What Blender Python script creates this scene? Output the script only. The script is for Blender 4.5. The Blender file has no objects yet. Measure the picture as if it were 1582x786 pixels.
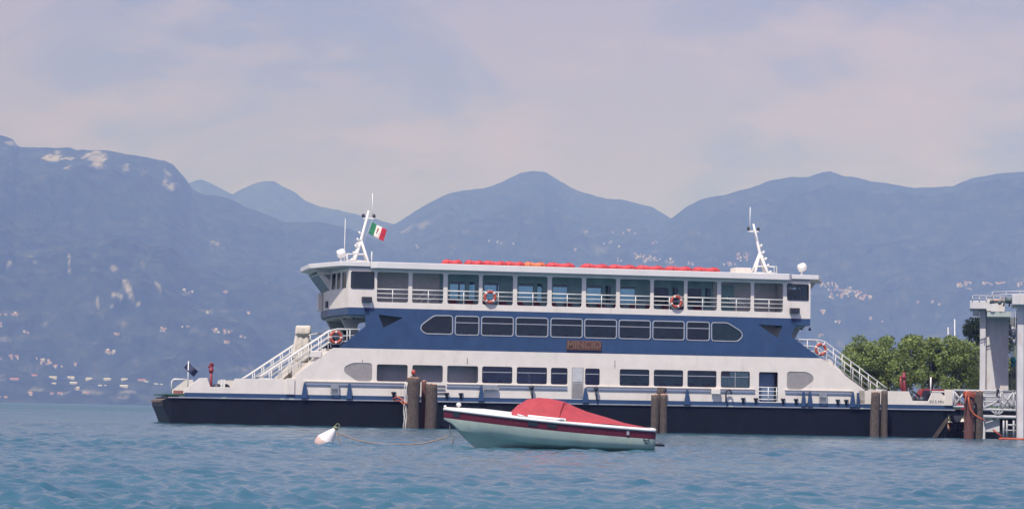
import bpy, bmesh, math, random
import numpy as np
from mathutils import Vector, Matrix
from mathutils.geometry import tessellate_polygon
R = math.radians
rnd = random.Random(7)
sc = bpy.context.scene
COL = sc.collection

# ------------------------------------------------------------------ camera, world, sun, exposure
FPX, PITCH, ROLL, CH = 3500., math.atan(243.7/3500), .0205, 1.06
cp, sp, cr, sr = math.cos(PITCH), math.sin(PITCH), math.cos(ROLL), math.sin(ROLL)
FW = Vector((0, cp, sp)); RT = Vector((cr, -sp*sr, cp*sr)); UP = Vector((-sr, -sp*cr, cp*cr))
CAM = Vector((0, 0, CH))
cd = bpy.data.cameras.new('camera'); cam = bpy.data.objects.new('camera', cd); COL.objects.link(cam)
cd.sensor_width = 36; cd.lens = 36*FPX/1582; cd.clip_start = .5; cd.clip_end = 90000
M = Matrix((RT, UP, -FW)).transposed().to_4x4(); M.translation = CAM
cam.matrix_world = M
sc.camera = cam

SUN_EL, SUN_AZ = 57., 203.
to_sun = Vector((math.cos(R(SUN_EL))*math.sin(R(SUN_AZ)), math.cos(R(SUN_EL))*math.cos(R(SUN_AZ)), math.sin(R(SUN_EL))))
sl = bpy.data.lights.new('sun', 'SUN'); sl.energy = 4.6; sl.angle = R(.55); sl.color = (1, .95, .96)
so = bpy.data.objects.new('sun', sl); COL.objects.link(so)
so.rotation_euler = to_sun.to_track_quat('Z', 'Y').to_euler(); so.location = (0, -50, 100)

w = bpy.data.worlds.new('World'); sc.world = w; w.use_nodes = True
nt = w.node_tree; nt.nodes.clear()
def N(nt, t, **k):
    n = nt.nodes.new(t)
    for a, b in k.items():
        if a[0] == '_': n.inputs[a[1:].replace('_', ' ')].default_value = b
        else: setattr(n, a, b)
    return n
L = nt.links
out = N(nt, 'ShaderNodeOutputWorld'); bg = N(nt, 'ShaderNodeBackground'); bg.inputs[1].default_value = .1
sky = N(nt, 'ShaderNodeTexSky', sky_type='NISHITA', sun_disc=False, sun_elevation=R(SUN_EL), sun_rotation=R(SUN_AZ))
sky.air_density = 1.3; sky.dust_density = 2.0; sky.altitude = 60
tc = N(nt, 'ShaderNodeTexCoord')
mp = N(nt, 'ShaderNodeMapping'); mp.inputs['Scale'].default_value = (1, 1, 2.6); mp.inputs['Location'].default_value = (.71, .35, .48)
L.new(tc.outputs['Generated'], mp.inputs['Vector'])
n1 = N(nt, 'ShaderNodeTexNoise', _Scale=8.5, _Detail=8., _Roughness=.58, _Distortion=.5)
n2 = N(nt, 'ShaderNodeTexNoise', _Scale=13., _Detail=7., _Roughness=.56)
L.new(mp.outputs[0], n1.inputs['Vector']); L.new(mp.outputs[0], n2.inputs['Vector'])
r1 = N(nt, 'ShaderNodeValToRGB'); r1.color_ramp.elements[0].position = .40; r1.color_ramp.elements[1].position = .56
r1.color_ramp.elements[0].color = (3.2, 3.45, 7.6, 1); r1.color_ramp.elements[1].color = (4.9, 4.35, 7.6, 1)
r2 = N(nt, 'ShaderNodeValToRGB'); r2.color_ramp.elements[0].position = .48; r2.color_ramp.elements[1].position = .66
r2.color_ramp.elements[0].color = (0, 0, 0, 1); r2.color_ramp.elements[1].color = (.75, .75, .75, 1)
L.new(n1.outputs['Fac'], r1.inputs[0]); L.new(n2.outputs['Fac'], r2.inputs[0])
mx1 = N(nt, 'ShaderNodeMixRGB'); mx1.inputs[2].default_value = (6.3, 5.2, 7.6, 1)
L.new(r2.outputs[0], mx1.inputs[0]); L.new(r1.outputs[0], mx1.inputs[1])
mx2 = N(nt, 'ShaderNodeMixRGB'); mx2.inputs[0].default_value = .86
L.new(sky.outputs[0], mx2.inputs[1]); L.new(mx1.outputs[0], mx2.inputs[2])
L.new(mx2.outputs[0], bg.inputs[0]); L.new(bg.outputs[0], out.inputs[0])

sc.render.engine = 'CYCLES'
sc.cycles.use_denoising = True
sc.cycles.max_bounces = 6; sc.cycles.diffuse_bounces = 2; sc.cycles.glossy_bounces = 3; sc.cycles.transparent_max_bounces = 12
sc.cycles.volume_bounces = 0; sc.cycles.caustics_reflective = False; sc.cycles.caustics_refractive = False
vs = sc.view_settings; vs.view_transform = 'Standard'; vs.look = 'None'; vs.exposure = 0; vs.gamma = 1; vs.use_curve_mapping = False

# ------------------------------------------------------------------ measuring helpers
def ray(px, py): return FW + RT*((px-791)/FPX) + UP*((393-py)/FPX)
def at(px, py, Y):
    d = ray(px, py); return CAM + d*(Y/d.y)
def water_at(px, Y):
    """point on the lake at that bearing"""
    p = at(px, 640, Y); p.z = 0; return p
PSI, TRIM = math.atan(.2205), .005
AU = Vector((math.cos(PSI)*math.cos(TRIM), math.sin(PSI)*math.cos(TRIM), math.sin(TRIM)))
AV = Vector((-math.sin(PSI), math.cos(PSI), 0)); AW = AU.cross(AV)
FO = at(880, 660, 140); FO.z = 0
FM = Matrix((AU, AV, AW)).transposed().to_4x4(); FM.translation = FO
def F(px, py, v=0.):
    d = ray(px, py); t = ((FO-CAM).dot(AV)+v)/d.dot(AV); P = CAM+d*t-FO
    return P.dot(AU), P.dot(AW)
def fu(px, z=5., v=0.):
    lo, hi = -60., 60.
    # u whose projection falls on that bearing at height z
    for _ in range(40):
        m = (lo+hi)/2; P = FM @ Vector((m, v, z)) - CAM
        if 791+FPX*P.dot(RT)/P.dot(FW) < px: lo = m
        else: hi = m
    return (lo+hi)/2

# ------------------------------------------------------------------ materials
MATS = {}
def mat(name, col, rough=.5, metal=0., var=.12, scale=3., bump=0., bscale=20., stain_or_glint=None, stain_or_glint_amt=.3, stretch=(1, 1, 1), spec=.5):
    if name in MATS: return MATS[name]
    m = bpy.data.materials.new(name); m.use_nodes = True; nt = m.node_tree; L = nt.links
    p = nt.nodes['Principled BSDF']; p.inputs['Roughness'].default_value = rough; p.inputs['Metallic'].default_value = metal
    p.inputs['Specular IOR Level'].default_value = spec
    tc = N(nt, 'ShaderNodeTexCoord'); mp = N(nt, 'ShaderNodeMapping'); mp.inputs['Scale'].default_value = stretch
    L.new(tc.outputs['Object'], mp.inputs[0])
    n = N(nt, 'ShaderNodeTexNoise', _Scale=scale, _Detail=6., _Roughness=.6); L.new(mp.outputs[0], n.inputs['Vector'])
    rp = N(nt, 'ShaderNodeValToRGB'); rp.color_ramp.elements[0].position = .3; rp.color_ramp.elements[1].position = .7
    rp.color_ramp.elements[0].color = tuple(c*(1-var) for c in col)+(1,); rp.color_ramp.elements[1].color = tuple(min(1, c*(1+var)) for c in col)+(1,)
    L.new(n.outputs['Fac'], rp.inputs[0]); src = rp.outputs[0]
    if stain_or_glint:
        n2 = N(nt, 'ShaderNodeTexNoise', _Scale=scale*.8, _Detail=8., _Roughness=.7)
        mp2 = N(nt, 'ShaderNodeMapping'); mp2.inputs['Scale'].default_value = (1.6, 1.6, .35); mp2.inputs['Location'].default_value = (5, 2, 1)
        L.new(tc.outputs['Object'], mp2.inputs[0]); L.new(mp2.outputs[0], n2.inputs['Vector'])
        r2 = N(nt, 'ShaderNodeValToRGB'); r2.color_ramp.elements[0].position = .56; r2.color_ramp.elements[1].position = .74
        r2.color_ramp.elements[1].color = (stain_or_glint_amt,)*3+(1,); r2.color_ramp.elements[0].color = (0, 0, 0, 1)
        L.new(n2.outputs['Fac'], r2.inputs[0])
        mx = N(nt, 'ShaderNodeMixRGB'); mx.inputs[2].default_value = stain_or_glint+(1,)
        L.new(r2.outputs[0], mx.inputs[0]); L.new(src, mx.inputs[1]); src = mx.outputs[0]
    L.new(src, p.inputs['Base Color'])
    if bump:
        nb = N(nt, 'ShaderNodeTexNoise', _Scale=bscale, _Detail=4.); L.new(mp.outputs[0], nb.inputs['Vector'])
        b = N(nt, 'ShaderNodeBump', _Strength=bump); b.inputs['Distance'].default_value = .05
        L.new(nb.outputs['Fac'], b.inputs['Height']); L.new(b.outputs[0], p.inputs['Normal'])
    MATS[name] = m; return m
WHITE = mat('white_paint', (.80, .74, .65), .42, var=.06, scale=1.2, stain_or_glint=(.46, .38, .31), stain_or_glint_amt=.45, bump=.22, bscale=1.3)
ROOFW = mat('roof_paint', (.74, .72, .68), .5, var=.05, scale=1., stain_or_glint=(.5, .47, .4), stain_or_glint_amt=.25)
BLUE = mat('blue_paint', (.032, .073, .160), .4, var=.14, scale=1.0, stain_or_glint=(.06, .10, .18), stain_or_glint_amt=.6, bump=.2, bscale=1.3)
BLACK = mat('black_hull_paint', (.006, .009, .015), .55, var=.3, scale=1.2, stain_or_glint=(.02, .02, .024), stain_or_glint_amt=.35, spec=.25)
STEEL = mat('grey_steel', (.28, .30, .33), .5, var=.15)
DKSTEEL = mat('dark_steel', (.03, .035, .05), .5, var=.2)
LTBLUE = mat('faded_blue_paint', (.16, .22, .34), .5, var=.1)
RAIL = mat('rail_paint', (.78, .77, .72), .4, var=.05)
INNER = mat('inner_grey_paint', (.66, .66, .64), .6, var=.1, scale=1.5)
INNERD = mat('inner_dark_paint', (.22, .36, .34), .6, var=.2, scale=1.5)
DECK = mat('deck_paint', (.13, .16, .15), .7, var=.2)
GREEN = mat('green_deck_paint', (.03, .13, .09), .6, var=.2)
RUST = mat('rusty_steel', (.17, .13, .10), .8, var=.35, scale=4, stain_or_glint=(.08, .05, .035), stain_or_glint_amt=.7)
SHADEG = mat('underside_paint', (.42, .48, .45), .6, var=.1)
RED = mat('red_cover', (.62, .07, .075), .6, var=.15, scale=6, bump=.5, bscale=9)
REDO = mat('orange_cover', (.70, .20, .08), .6, var=.15, scale=6, bump=.5, bscale=9)
RINGR = mat('ring_orange', (.48, .085, .045), .55, var=.15)
RINGW = mat('ring_band', (.75, .72, .68), .5, var=.05)
MAROON = mat('maroon_seat', (.16, .03, .04), .7)
DKRED = mat('dark_red_paint', (.26, .035, .045), .5, var=.2)
CREAM = mat('cream_canvas', (.72, .66, .57), .85, var=.12, scale=5, bump=.8, bscale=5)
PLATEM = mat('name_board_wood', (.125, .055, .04), .6, var=.25, scale=6)
LETTER = mat('name_board_letter', (.185, .11, .07), .6, var=.15, scale=8)
WOOD = mat('weathered_pile', (.105, .082, .068), .9, var=.5, scale=5, bump=1., bscale=14, stain_or_glint=(.06, .045, .04), stain_or_glint_amt=.75, stretch=(3, 3, .8))
WOODR = mat('reddish_pile', (.14, .06, .05), .9, var=.3, scale=5, bump=.8, bscale=14, stain_or_glint=(.07, .04, .035), stain_or_glint_amt=.6, stretch=(3, 3, .6))
WOODTOP = mat('pile_top', (.45, .26, .18), .9, var=.3, scale=9)
ORANGE = mat('orange_rope', (.42, .10, .05), .7, var=.2, scale=12)
ROPE = mat('old_rope', (.30, .22, .17), .9, var=.3, scale=25)
ROPEW = mat('white_rope', (.62, .60, .56), .9, var=.25, scale=20)
CONC = mat('pale_concrete', (.60, .59, .58), .85, var=.12, scale=1.3, bump=.3, bscale=8, stain_or_glint=(.45, .25, .12), stain_or_glint_amt=.55, stretch=(1.5, 1.5, .5))
CONCD = mat('old_concrete', (.30, .27, .24), .9, var=.25, scale=1.3, bump=.4, bscale=8, stain_or_glint=(.10, .08, .06), stain_or_glint_amt=.7)
TRUSS = mat('galvanised_paint', (.46, .47, .49), .5, var=.1)
def glass(name, tint, refl=.06):
    m = bpy.data.materials.new(name); m.use_nodes = True; nt = m.node_tree; nt.nodes.clear(); L = nt.links
    o = N(nt, 'ShaderNodeOutputMaterial'); t = N(nt, 'ShaderNodeBsdfTransparent'); t.inputs[0].default_value = tint+(1,)
    g = N(nt, 'ShaderNodeBsdfGlossy'); g.inputs['Roughness'].default_value = .04; g.inputs[0].default_value = (.9, .95, 1, 1)
    lw = N(nt, 'ShaderNodeFresnel'); lw.inputs['IOR'].default_value = 1.5
    nz = N(nt, 'ShaderNodeTexNoise', _Scale=.9, _Detail=3.); tcc = N(nt, 'ShaderNodeTexCoord'); L.new(tcc.outputs['Object'], nz.inputs['Vector'])
    b = N(nt, 'ShaderNodeBump', _Strength=.25); b.inputs['Distance'].default_value = .03; L.new(nz.outputs['Fac'], b.inputs['Height']); L.new(b.outputs[0], g.inputs['Normal'])
    mx = N(nt, 'ShaderNodeMixShader'); L.new(lw.outputs[0], mx.inputs[0]); L.new(t.outputs[0], mx.inputs[1]); L.new(g.outputs[0], mx.inputs[2]); L.new(mx.outputs[0], o.inputs[0])
    return m
GLASS = glass('tinted_glass', (.76, .90, .86)); GLASSB = glass('clear_blue_glass', (.62, .80, .82)); GLASSC = glass('blue_tinted_glass', (.78, .86, .95)); GLASSN = glass('plain_glass', (.95, .98, .97))
CURT = mat('pale_green_curtain', (.36, .60, .53), .7, var=.2, scale=5)
PANEL = mat('shutter_panel', (.31, .29, .28), .7, var=.12, scale=4)

# ------------------------------------------------------------------ mesh helpers
def frame(o, d, up=(0, 0, 1)):
    """4x4 whose X runs along d, Z along up, Y into the thickness"""
    x = Vector(d).normalized(); z = Vector(up); y = z.cross(x).normalized(); z = x.cross(y)
    m = Matrix((x, y, z)).transposed().to_4x4(); m.translation = Vector(o); return m
class MB:
    def __init__(s): s.bm = bmesh.new(); s.mi = 0; s.smooth = False
    def face(s, vs):
        try:
            f = s.bm.faces.new(vs); f.material_index = s.mi; f.smooth = s.smooth; return f
        except ValueError: return None
    def plate(s, outer, holes=(), v0=0., v1=.1, m=None):
        """flat plate in the local x-z plane, thickness y from v0 to v1, with holes"""
        m = m or Matrix(); loops = [list(outer)]+[list(h) for h in holes]
        V = [s.bm.verts.new(m @ Vector((x, v0, z))) for lp in loops for x, z in lp]
        W = [s.bm.verts.new(m @ Vector((x, v1, z))) for lp in loops for x, z in lp]
        if len(loops) == 1 and len(outer) <= 4: s.face(V); s.face(list(reversed(W)))
        else:
            for t in tessellate_polygon([[Vector((x, z, 0)) for x, z in lp] for lp in loops]):
                s.face([V[i] for i in t]); s.face([W[i] for i in reversed(t)])
        k = 0
        for lp in loops:
            n = len(lp)
            for i in range(n):
                j = (i+1) % n; s.face((V[k+i], V[k+j], W[k+j], W[k+i]))
            k += n
        return s
    def box(s, x0, x1, y0, y1, z0, z1, m=None):
        return s.plate([(x0, z0), (x1, z0), (x1, z1), (x0, z1)], (), y0, y1, m)
    def slab(s, plan, z0, z1, m=None):
        m = m or Matrix()
        A = [s.bm.verts.new(m @ Vector((x, y, z0))) for x, y in plan]; B = [s.bm.verts.new(m @ Vector((x, y, z1))) for x, y in plan]
        s.face(A); s.face(list(reversed(B))); n = len(plan)
        for i in range(n): s.face((A[i], A[(i+1) % n], B[(i+1) % n], B[i]))
        return s
    def tube(s, pts, r, n=6, closed=False, cap=True):
        pts = [Vector(p) for p in pts]; k = len(pts); rs = r if isinstance(r, (list, tuple)) else [r]*k
        rings = []; ref = None; sm = s.smooth; s.smooth = True
        for i, p in enumerate(pts):
            a = pts[(i-1) % k] if (closed or i > 0) else p; b = pts[(i+1) % k] if (closed or i < k-1) else p
            t = (b-a).normalized()
            if ref is None: ref = Vector((0, 0, 1)) if abs(t.z) < .9 else Vector((1, 0, 0))
            x = (ref - t*ref.dot(t)).normalized(); y = t.cross(x); ref = x
            rings.append([s.bm.verts.new(p + (x*math.cos(2*math.pi*j/n)+y*math.sin(2*math.pi*j/n))*rs[i]) for j in range(n)])
        for i in range(k if closed else k-1):
            A, B = rings[i], rings[(i+1) % k]
            for j in range(n): s.face((A[j], A[(j+1) % n], B[(j+1) % n], B[j]))
        s.smooth = sm
        if cap and not closed: s.face(list(reversed(rings[0]))); s.face(rings[-1])
        return s
    def lathe(s, prof, n=24, m=None):
        m = m or Matrix(); sm = s.smooth; s.smooth = True; rings = []
        for r, z in prof:
            rings.append([s.bm.verts.new(m @ Vector((r*math.cos(2*math.pi*j/n), r*math.sin(2*math.pi*j/n), z))) for j in range(n)])
        for A, B in zip(rings, rings[1:]):
            for j in range(n): s.face((A[j], A[(j+1) % n], B[(j+1) % n], B[j]))
        s.face(rings[0]); s.face(list(reversed(rings[-1]))); s.smooth = sm
        return s
    def ball(s, c, r, sc=(1, 1, 1), seg=14):
        n = seg; pr = [(r*math.sin(math.pi*i/(n//2))+1e-4, -r*math.cos(math.pi*i/(n//2))) for i in range(n//2+1)]
        m = Matrix.Translation(c) @ Matrix.Diagonal(tuple(sc)+(1,)); return s.lathe(pr, n, m)
    def loft(s, secs, closed=False, caps=False):
        V = [[s.bm.verts.new(Vector(p)) for p in q] for q in secs]
        for A, B in zip(V, V[1:]):
            n = len(A)
            for j in range(n if closed else n-1): s.face((A[j], A[(j+1) % n], B[(j+1) % n], B[j]))
        if caps: s.face(list(reversed(V[0]))); s.face(V[-1])
        return s
    def build(s, name, mats, parent=None, mw=None, recalc=True, bevel=0):
        if recalc: bmesh.ops.recalc_face_normals(s.bm, faces=s.bm.faces[:])
        me = bpy.data.meshes.new(name); s.bm.to_mesh(me); s.bm.free()
        for m in (mats if isinstance(mats, (list, tuple)) else [mats]): me.materials.append(m)
        o = bpy.data.objects.new(name, me); COL.objects.link(o)
        if parent: o.parent = parent
        if mw is not None: o.matrix_world = mw
        if bevel:
            b = o.modifiers.new('bevel', 'BEVEL'); b.width = bevel; b.segments = 2; b.limit_method = 'ANGLE'
        return o
def tag(o, label=None, cat=None, group=None, kind=None):
    if label: o['label'] = label
    if cat: o['category'] = cat
    if group: o['group'] = group
    if kind: o['kind'] = kind
    return o
def empty(name, mw=None, loc=None):
    o = bpy.data.objects.new(name, None); COL.objects.link(o)
    if mw is not None: o.matrix_world = mw
    if loc is not None: o.location = loc
    return o
def copy_tree(o, parent=None):
    c = o.copy(); COL.objects.link(c)
    if parent: c.parent = parent
    for ch in [x for x in bpy.data.objects if x.parent == o]: copy_tree(ch, c)
    return c
def rr(x0, x1, z0, z1, r=.12, n=4):
    return fil([(x0, z0), (x1, z0), (x1, z1), (x0, z1)], r, n)
def fil(pts, r, n=4):
    out = []; k = len(pts)
    for i in range(k):
        a, b, c = Vector(pts[i-1]), Vector(pts[i]), Vector(pts[(i+1) % k])
        d1, d2 = (a-b), (c-b); q = min(r, d1.length*.45, d2.length*.45); p1 = b+d1.normalized()*q; p2 = b+d2.normalized()*q
        for j in range(n+1):
            t = j/n; out.append(tuple((1-t)**2*p1+2*t*(1-t)*b+t*t*p2))
    return out
def grow(lp, d):
    k = len(lp); out = []; A = sum(lp[i][0]*lp[(i+1) % k][1]-lp[(i+1) % k][0]*lp[i][1] for i in range(k)); sg = 1 if A > 0 else -1
    for i in range(k):
        a, b = Vector(lp[i-1]), Vector(lp[(i+1) % k]); t = (b-a).normalized(); out.append((lp[i][0]+sg*t.y*d, lp[i][1]-sg*t.x*d))
    return out

# ------------------------------------------------------------------ water
def make_water():
    rs = [2., 4, 6, 8, 10]
    r = 12.
    while r < 215: rs.append(r); r *= 1.0024
    while r < 60000: rs.append(r); r *= 1.05
    rs = np.array(rs)
    fine = np.linspace(-.30, .30, 820)
    wide = np.concatenate([np.linspace(-1.75, -.31, 60), fine, np.linspace(.31, 1.75, 60)])
    RR, TH = np.meshgrid(rs, wide, indexing='ij'); X = RR*np.sin(TH); Y = RR*np.cos(TH)
    g = np.random.default_rng(3); Z = np.zeros_like(X)
    sp_ = np.maximum(RR*.0024, np.gradient(wide)[None, :]*RR)
    DX = np.zeros_like(X); DY = np.zeros_like(X)
    for k in range(90):
        lam = .24*(2.6/.24)**(g.random()**1.2); kk = 2*math.pi/lam
        th = R(250)+g.normal()*.62
        amp = .0086*lam**.74*(.6+.8*g.random())
        if lam > .8: amp *= (.8/lam)**1.0
        att = np.clip((lam/sp_-2.)/3., 0, 1)*np.clip((240-RR)/110, 0, 1)
        ph = g.random()*6.283
        arg = kk*(X*math.cos(th)+Y*math.sin(th))+ph
        Z += amp*att*np.sin(arg); c_ = np.cos(arg)*amp*att*.75
        DX += c_*math.cos(th); DY += c_*math.sin(th)
    # patches of livelier and calmer water
    pat = .85+.5*np.sin(X*.11+np.sin(Y*.05)*2)*np.sin(Y*.07+1.3+np.sin(X*.06))
    Z *= pat
    nr, nc = X.shape
    co = np.stack([X+DX, Y+DY, Z], -1).reshape(-1, 3).astype(np.float32)
    i = np.arange(nr-1)[:, None]*nc+np.arange(nc-1)[None, :]
    q = np.stack([i, i+1, i+nc+1, i+nc], -1).reshape(-1, 4).astype(np.int32)[:, ::-1]
    me = bpy.data.meshes.new('lake_water'); me.vertices.add(len(co)); me.vertices.foreach_set('co', co.ravel())
    me.loops.add(q.size); me.loops.foreach_set('vertex_index', q.ravel().copy()); me.polygons.add(len(q))
    me.polygons.foreach_set('loop_start', np.arange(0, q.size, 4, dtype=np.int32)); me.polygons.foreach_set('loop_total', np.full(len(q), 4, np.int32))
    me.polygons.foreach_set('use_smooth', np.ones(len(q), bool)); me.update(); me.validate()
    m = bpy.data.materials.new('lake_water'); m.use_nodes = True; nt = m.node_tree; L = nt.links; p = nt.nodes['Principled BSDF']
    p.inputs['Base Color'].default_value = (.028, .125, .19, 1); p.inputs['Roughness'].default_value = .07; p.inputs['IOR'].default_value = 1.33
    tc = N(nt, 'ShaderNodeTexCoord')
    nz = N(nt, 'ShaderNodeTexNoise', _Scale=.06, _Detail=3.); L.new(tc.outputs['Object'], nz.inputs['Vector'])
    rp = N(nt, 'ShaderNodeValToRGB'); rp.color_ramp.elements[0].position = .35; rp.color_ramp.elements[1].position = .68
    rp.color_ramp.elements[0].color = (.026, .100, .150, 1); rp.color_ramp.elements[1].color = (.052, .140, .183, 1)
    L.new(nz.outputs['Fac'], rp.inputs[0]); L.new(rp.outputs[0], p.inputs['Base Color'])
    mp = N(nt, 'ShaderNodeMapping'); mp.inputs['Scale'].default_value = (1., .8, 1); L.new(tc.outputs['Object'], mp.inputs[0])
    nb = N(nt, 'ShaderNodeTexNoise', _Scale=3.6, _Detail=6., _Roughness=.60); L.new(mp.outputs[0], nb.inputs['Vector'])
    b = N(nt, 'ShaderNodeBump', _Strength=.5); b.inputs['Distance'].default_value = .07
    L.new(nb.outputs['Fac'], b.inputs['Height']); L.new(b.outputs[0], p.inputs['Normal'])
    ln = N(nt, 'ShaderNodeVectorMath', operation='LENGTH'); L.new(tc.outputs['Object'], ln.inputs[0]); mr_ = N(nt, 'ShaderNodeMapRange'); mr_.inputs['From Min'].default_value = 70; mr_.inputs['From Max'].default_value = 420; mr_.inputs['To Min'].default_value = .08; mr_.inputs['To Max'].default_value = .36
    L.new(ln.outputs['Value'], mr_.inputs['Value']); L.new(mr_.outputs[0], p.inputs['Roughness'])
    me.materials.append(m); o = bpy.data.objects.new('lake_water', me); COL.objects.link(o); tag(o, kind='structure')
make_water()

# ------------------------------------------------------------------ hills
def fbm(x, y, seed, octs=6, gain=.5, ridged=False):
    g = np.random.default_rng(seed); out = np.zeros_like(x); a = 1.; f = 1.; tot = 0
    for o in range(octs):
        T = g.random((64, 64)); ox, oy = g.random(2)*64; an = g.random()*6.28
        X = (x*math.cos(an)+y*math.sin(an))*f+ox; Y = (-x*math.sin(an)+y*math.cos(an))*f+oy
        xi, yi = np.floor(X).astype(int), np.floor(Y).astype(int); u, v = X-xi, Y-yi; u = u*u*(3-2*u); v = v*v*(3-2*v)
        n = (T[xi % 64, yi % 64]*(1-u)*(1-v)+T[(xi+1) % 64, yi % 64]*u*(1-v)+T[xi % 64, (yi+1) % 64]*(1-u)*v+T[(xi+1) % 64, (yi+1) % 64]*u*v)
        if ridged: n = 1-abs(2*n-1)
        out += a*n; tot += a; a *= gain; f *= 2.03
    return out/tot
HILLS = []
FOREST = None
def hill_material():
    m = bpy.data.materials.new('hill_forest'); m.use_nodes = True; nt = m.node_tree; L = nt.links; p = nt.nodes['Principled BSDF']
    p.inputs['Roughness'].default_value = .95; p.inputs['Specular IOR Level'].default_value = .1
    tc = N(nt, 'ShaderNodeTexCoord')
    mpp = N(nt, 'ShaderNodeMapping'); mpp.inputs['Scale'].default_value = (1., .5, 1.6); L.new(tc.outputs['Object'], mpp.inputs[0])
    n = N(nt, 'ShaderNodeTexNoise', _Scale=.017, _Detail=9., _Roughness=.72, _Distortion=.4); L.new(mpp.outputs[0], n.inputs['Vector'])
    rp = N(nt, 'ShaderNodeValToRGB'); e = rp.color_ramp.elements; e[0].position = .36; e[0].color = (.008, .014, .008, 1); e[1].position = .68; e[1].color = (.070, .075, .050, 1)
    k = e.new(.52); k.color = (.024, .036, .021, 1)
    L.new(n.outputs['Fac'], rp.inputs[0])
    at_ = N(nt, 'ShaderNodeAttribute', attribute_name='rock'); mx = N(nt, 'ShaderNodeMixRGB'); L.new(at_.outputs['Fac'], mx.inputs[0])
    n2 = N(nt, 'ShaderNodeTexNoise', _Scale=.012, _Detail=6., _Roughness=.7); L.new(tc.outputs['Object'], n2.inputs['Vector'])
    r2 = N(nt, 'ShaderNodeValToRGB'); r2.color_ramp.elements[0].position = .35; r2.color_ramp.elements[0].color = (.12, .12, .10, 1); r2.color_ramp.elements[1].position = .62; r2.color_ramp.elements[1].color = (.46, .43, .39, 1)
    L.new(n2.outputs['Fac'], r2.inputs[0]); L.new(rp.outputs[0], mx.inputs[1]); L.new(r2.outputs[0], mx.inputs[2]); L.new(mx.outputs[0], p.inputs['Base Color'])
    return m
HM = hill_material()
def hill(name, sky_pts, Yr, Yf, seed, rough=.16, prof=1.25, rocks=(), ncol=1000, nrow=230, x0=-700, x1=2300):
    px = np.concatenate([np.linspace(x0, -110, 50), np.linspace(-100, 1700, ncol), np.linspace(1712, x1, 50)]); ry = np.interp(px, [p[0] for p in sky_pts], [p[1] for p in sky_pts])
    hz = 636.7+ROLL*(px-791)
    # ridge height for each bearing
    zr = np.maximum((hz-ry)/FPX*Yr, -60)+CH
    t = np.concatenate([np.linspace(0, 1, nrow), np.linspace(1.03, 1.5, 14)])
    PX, T = np.meshgrid(px, t); ZR = np.meshgrid(zr, t)[0]
    Yd = Yf+(Yr-Yf)*T; X = (PX-791)/FPX*Yd
    n = fbm(X/900, Yd/900, seed, 7, .52, True)-.55; n2 = fbm(X/2600, Yd/2600, seed+9, 4, .5)-.5
    P = np.clip(T, 0, 1)**prof
    back = np.where(T > 1, np.maximum(0, 1-(T-1)*1.6), 1)
    env = np.clip(T*6, 0, 1)*np.clip(np.abs(1-T)*4.5, .10, 1)
    Z = ZR*P*back + np.maximum(ZR, 40)*env*(n*rough*2.0+n2*rough*1.3)
    # a bumpy wooded crest, and a flat lakeside strip
    Z += (fbm(X/130, Yd/130, seed+3, 4)-.5)*np.clip(T*3, .1, 1)*26
    # nothing before the ridge may rise above the crest line
    lim = ZR/Yr*Yd*.985
    Z = np.where((T < .97), np.minimum(Z, np.maximum(lim, -50)), Z)
    Z = np.where(T == 0, -8, Z)
    Zp = hz[None, :]-(Z-CH)/Yd*FPX
    rock = np.zeros_like(Z); nn = fbm(X/34, Z/46, seed+21, 4, .62)
    for (cx, cy, rx, ry_, ang, st) in rocks:
        a = R(ang); dx, dy = PX-cx, Zp-cy; ux = (dx*math.cos(a)+dy*math.sin(a))/rx; uy = (-dx*math.sin(a)+dy*math.cos(a))/ry_
        d = 1-np.sqrt(ux*ux+uy*uy); rock = np.maximum(rock, np.clip((d*1.0+(nn-.63+.085*st)*5.)*1.8, 0, 1)*st*np.clip(d*4+.8, 0, 1))
    co = np.stack([X, Yd, Z], -1).reshape(-1, 3).astype(np.float32); nr, nc = X.shape
    i = np.arange(nr-1)[:, None]*nc+np.arange(nc-1)[None, :]
    q = np.stack([i, i+1, i+nc+1, i+nc], -1).reshape(-1, 4).astype(np.int32)
    me = bpy.data.meshes.new(name); me.vertices.add(len(co)); me.vertices.foreach_set('co', co.ravel())
    me.loops.add(q.size); me.loops.foreach_set('vertex_index', q.ravel().copy()); me.polygons.add(len(q))
    me.polygons.foreach_set('loop_start', np.arange(0, q.size, 4, dtype=np.int32)); me.polygons.foreach_set('loop_total', np.full(len(q), 4, np.int32))
    me.polygons.foreach_set('use_smooth', np.ones(len(q), bool)); me.update()
    at_ = me.attributes.new('rock', 'FLOAT', 'POINT'); at_.data.foreach_set('value', rock.ravel().astype(np.float32))
    me.materials.append(HM); o = bpy.data.objects.new(name, me); COL.objects.link(o); tag(o, kind='structure')
    HILLS.append((px, X, Yd, Z, Zp)); return o
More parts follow.
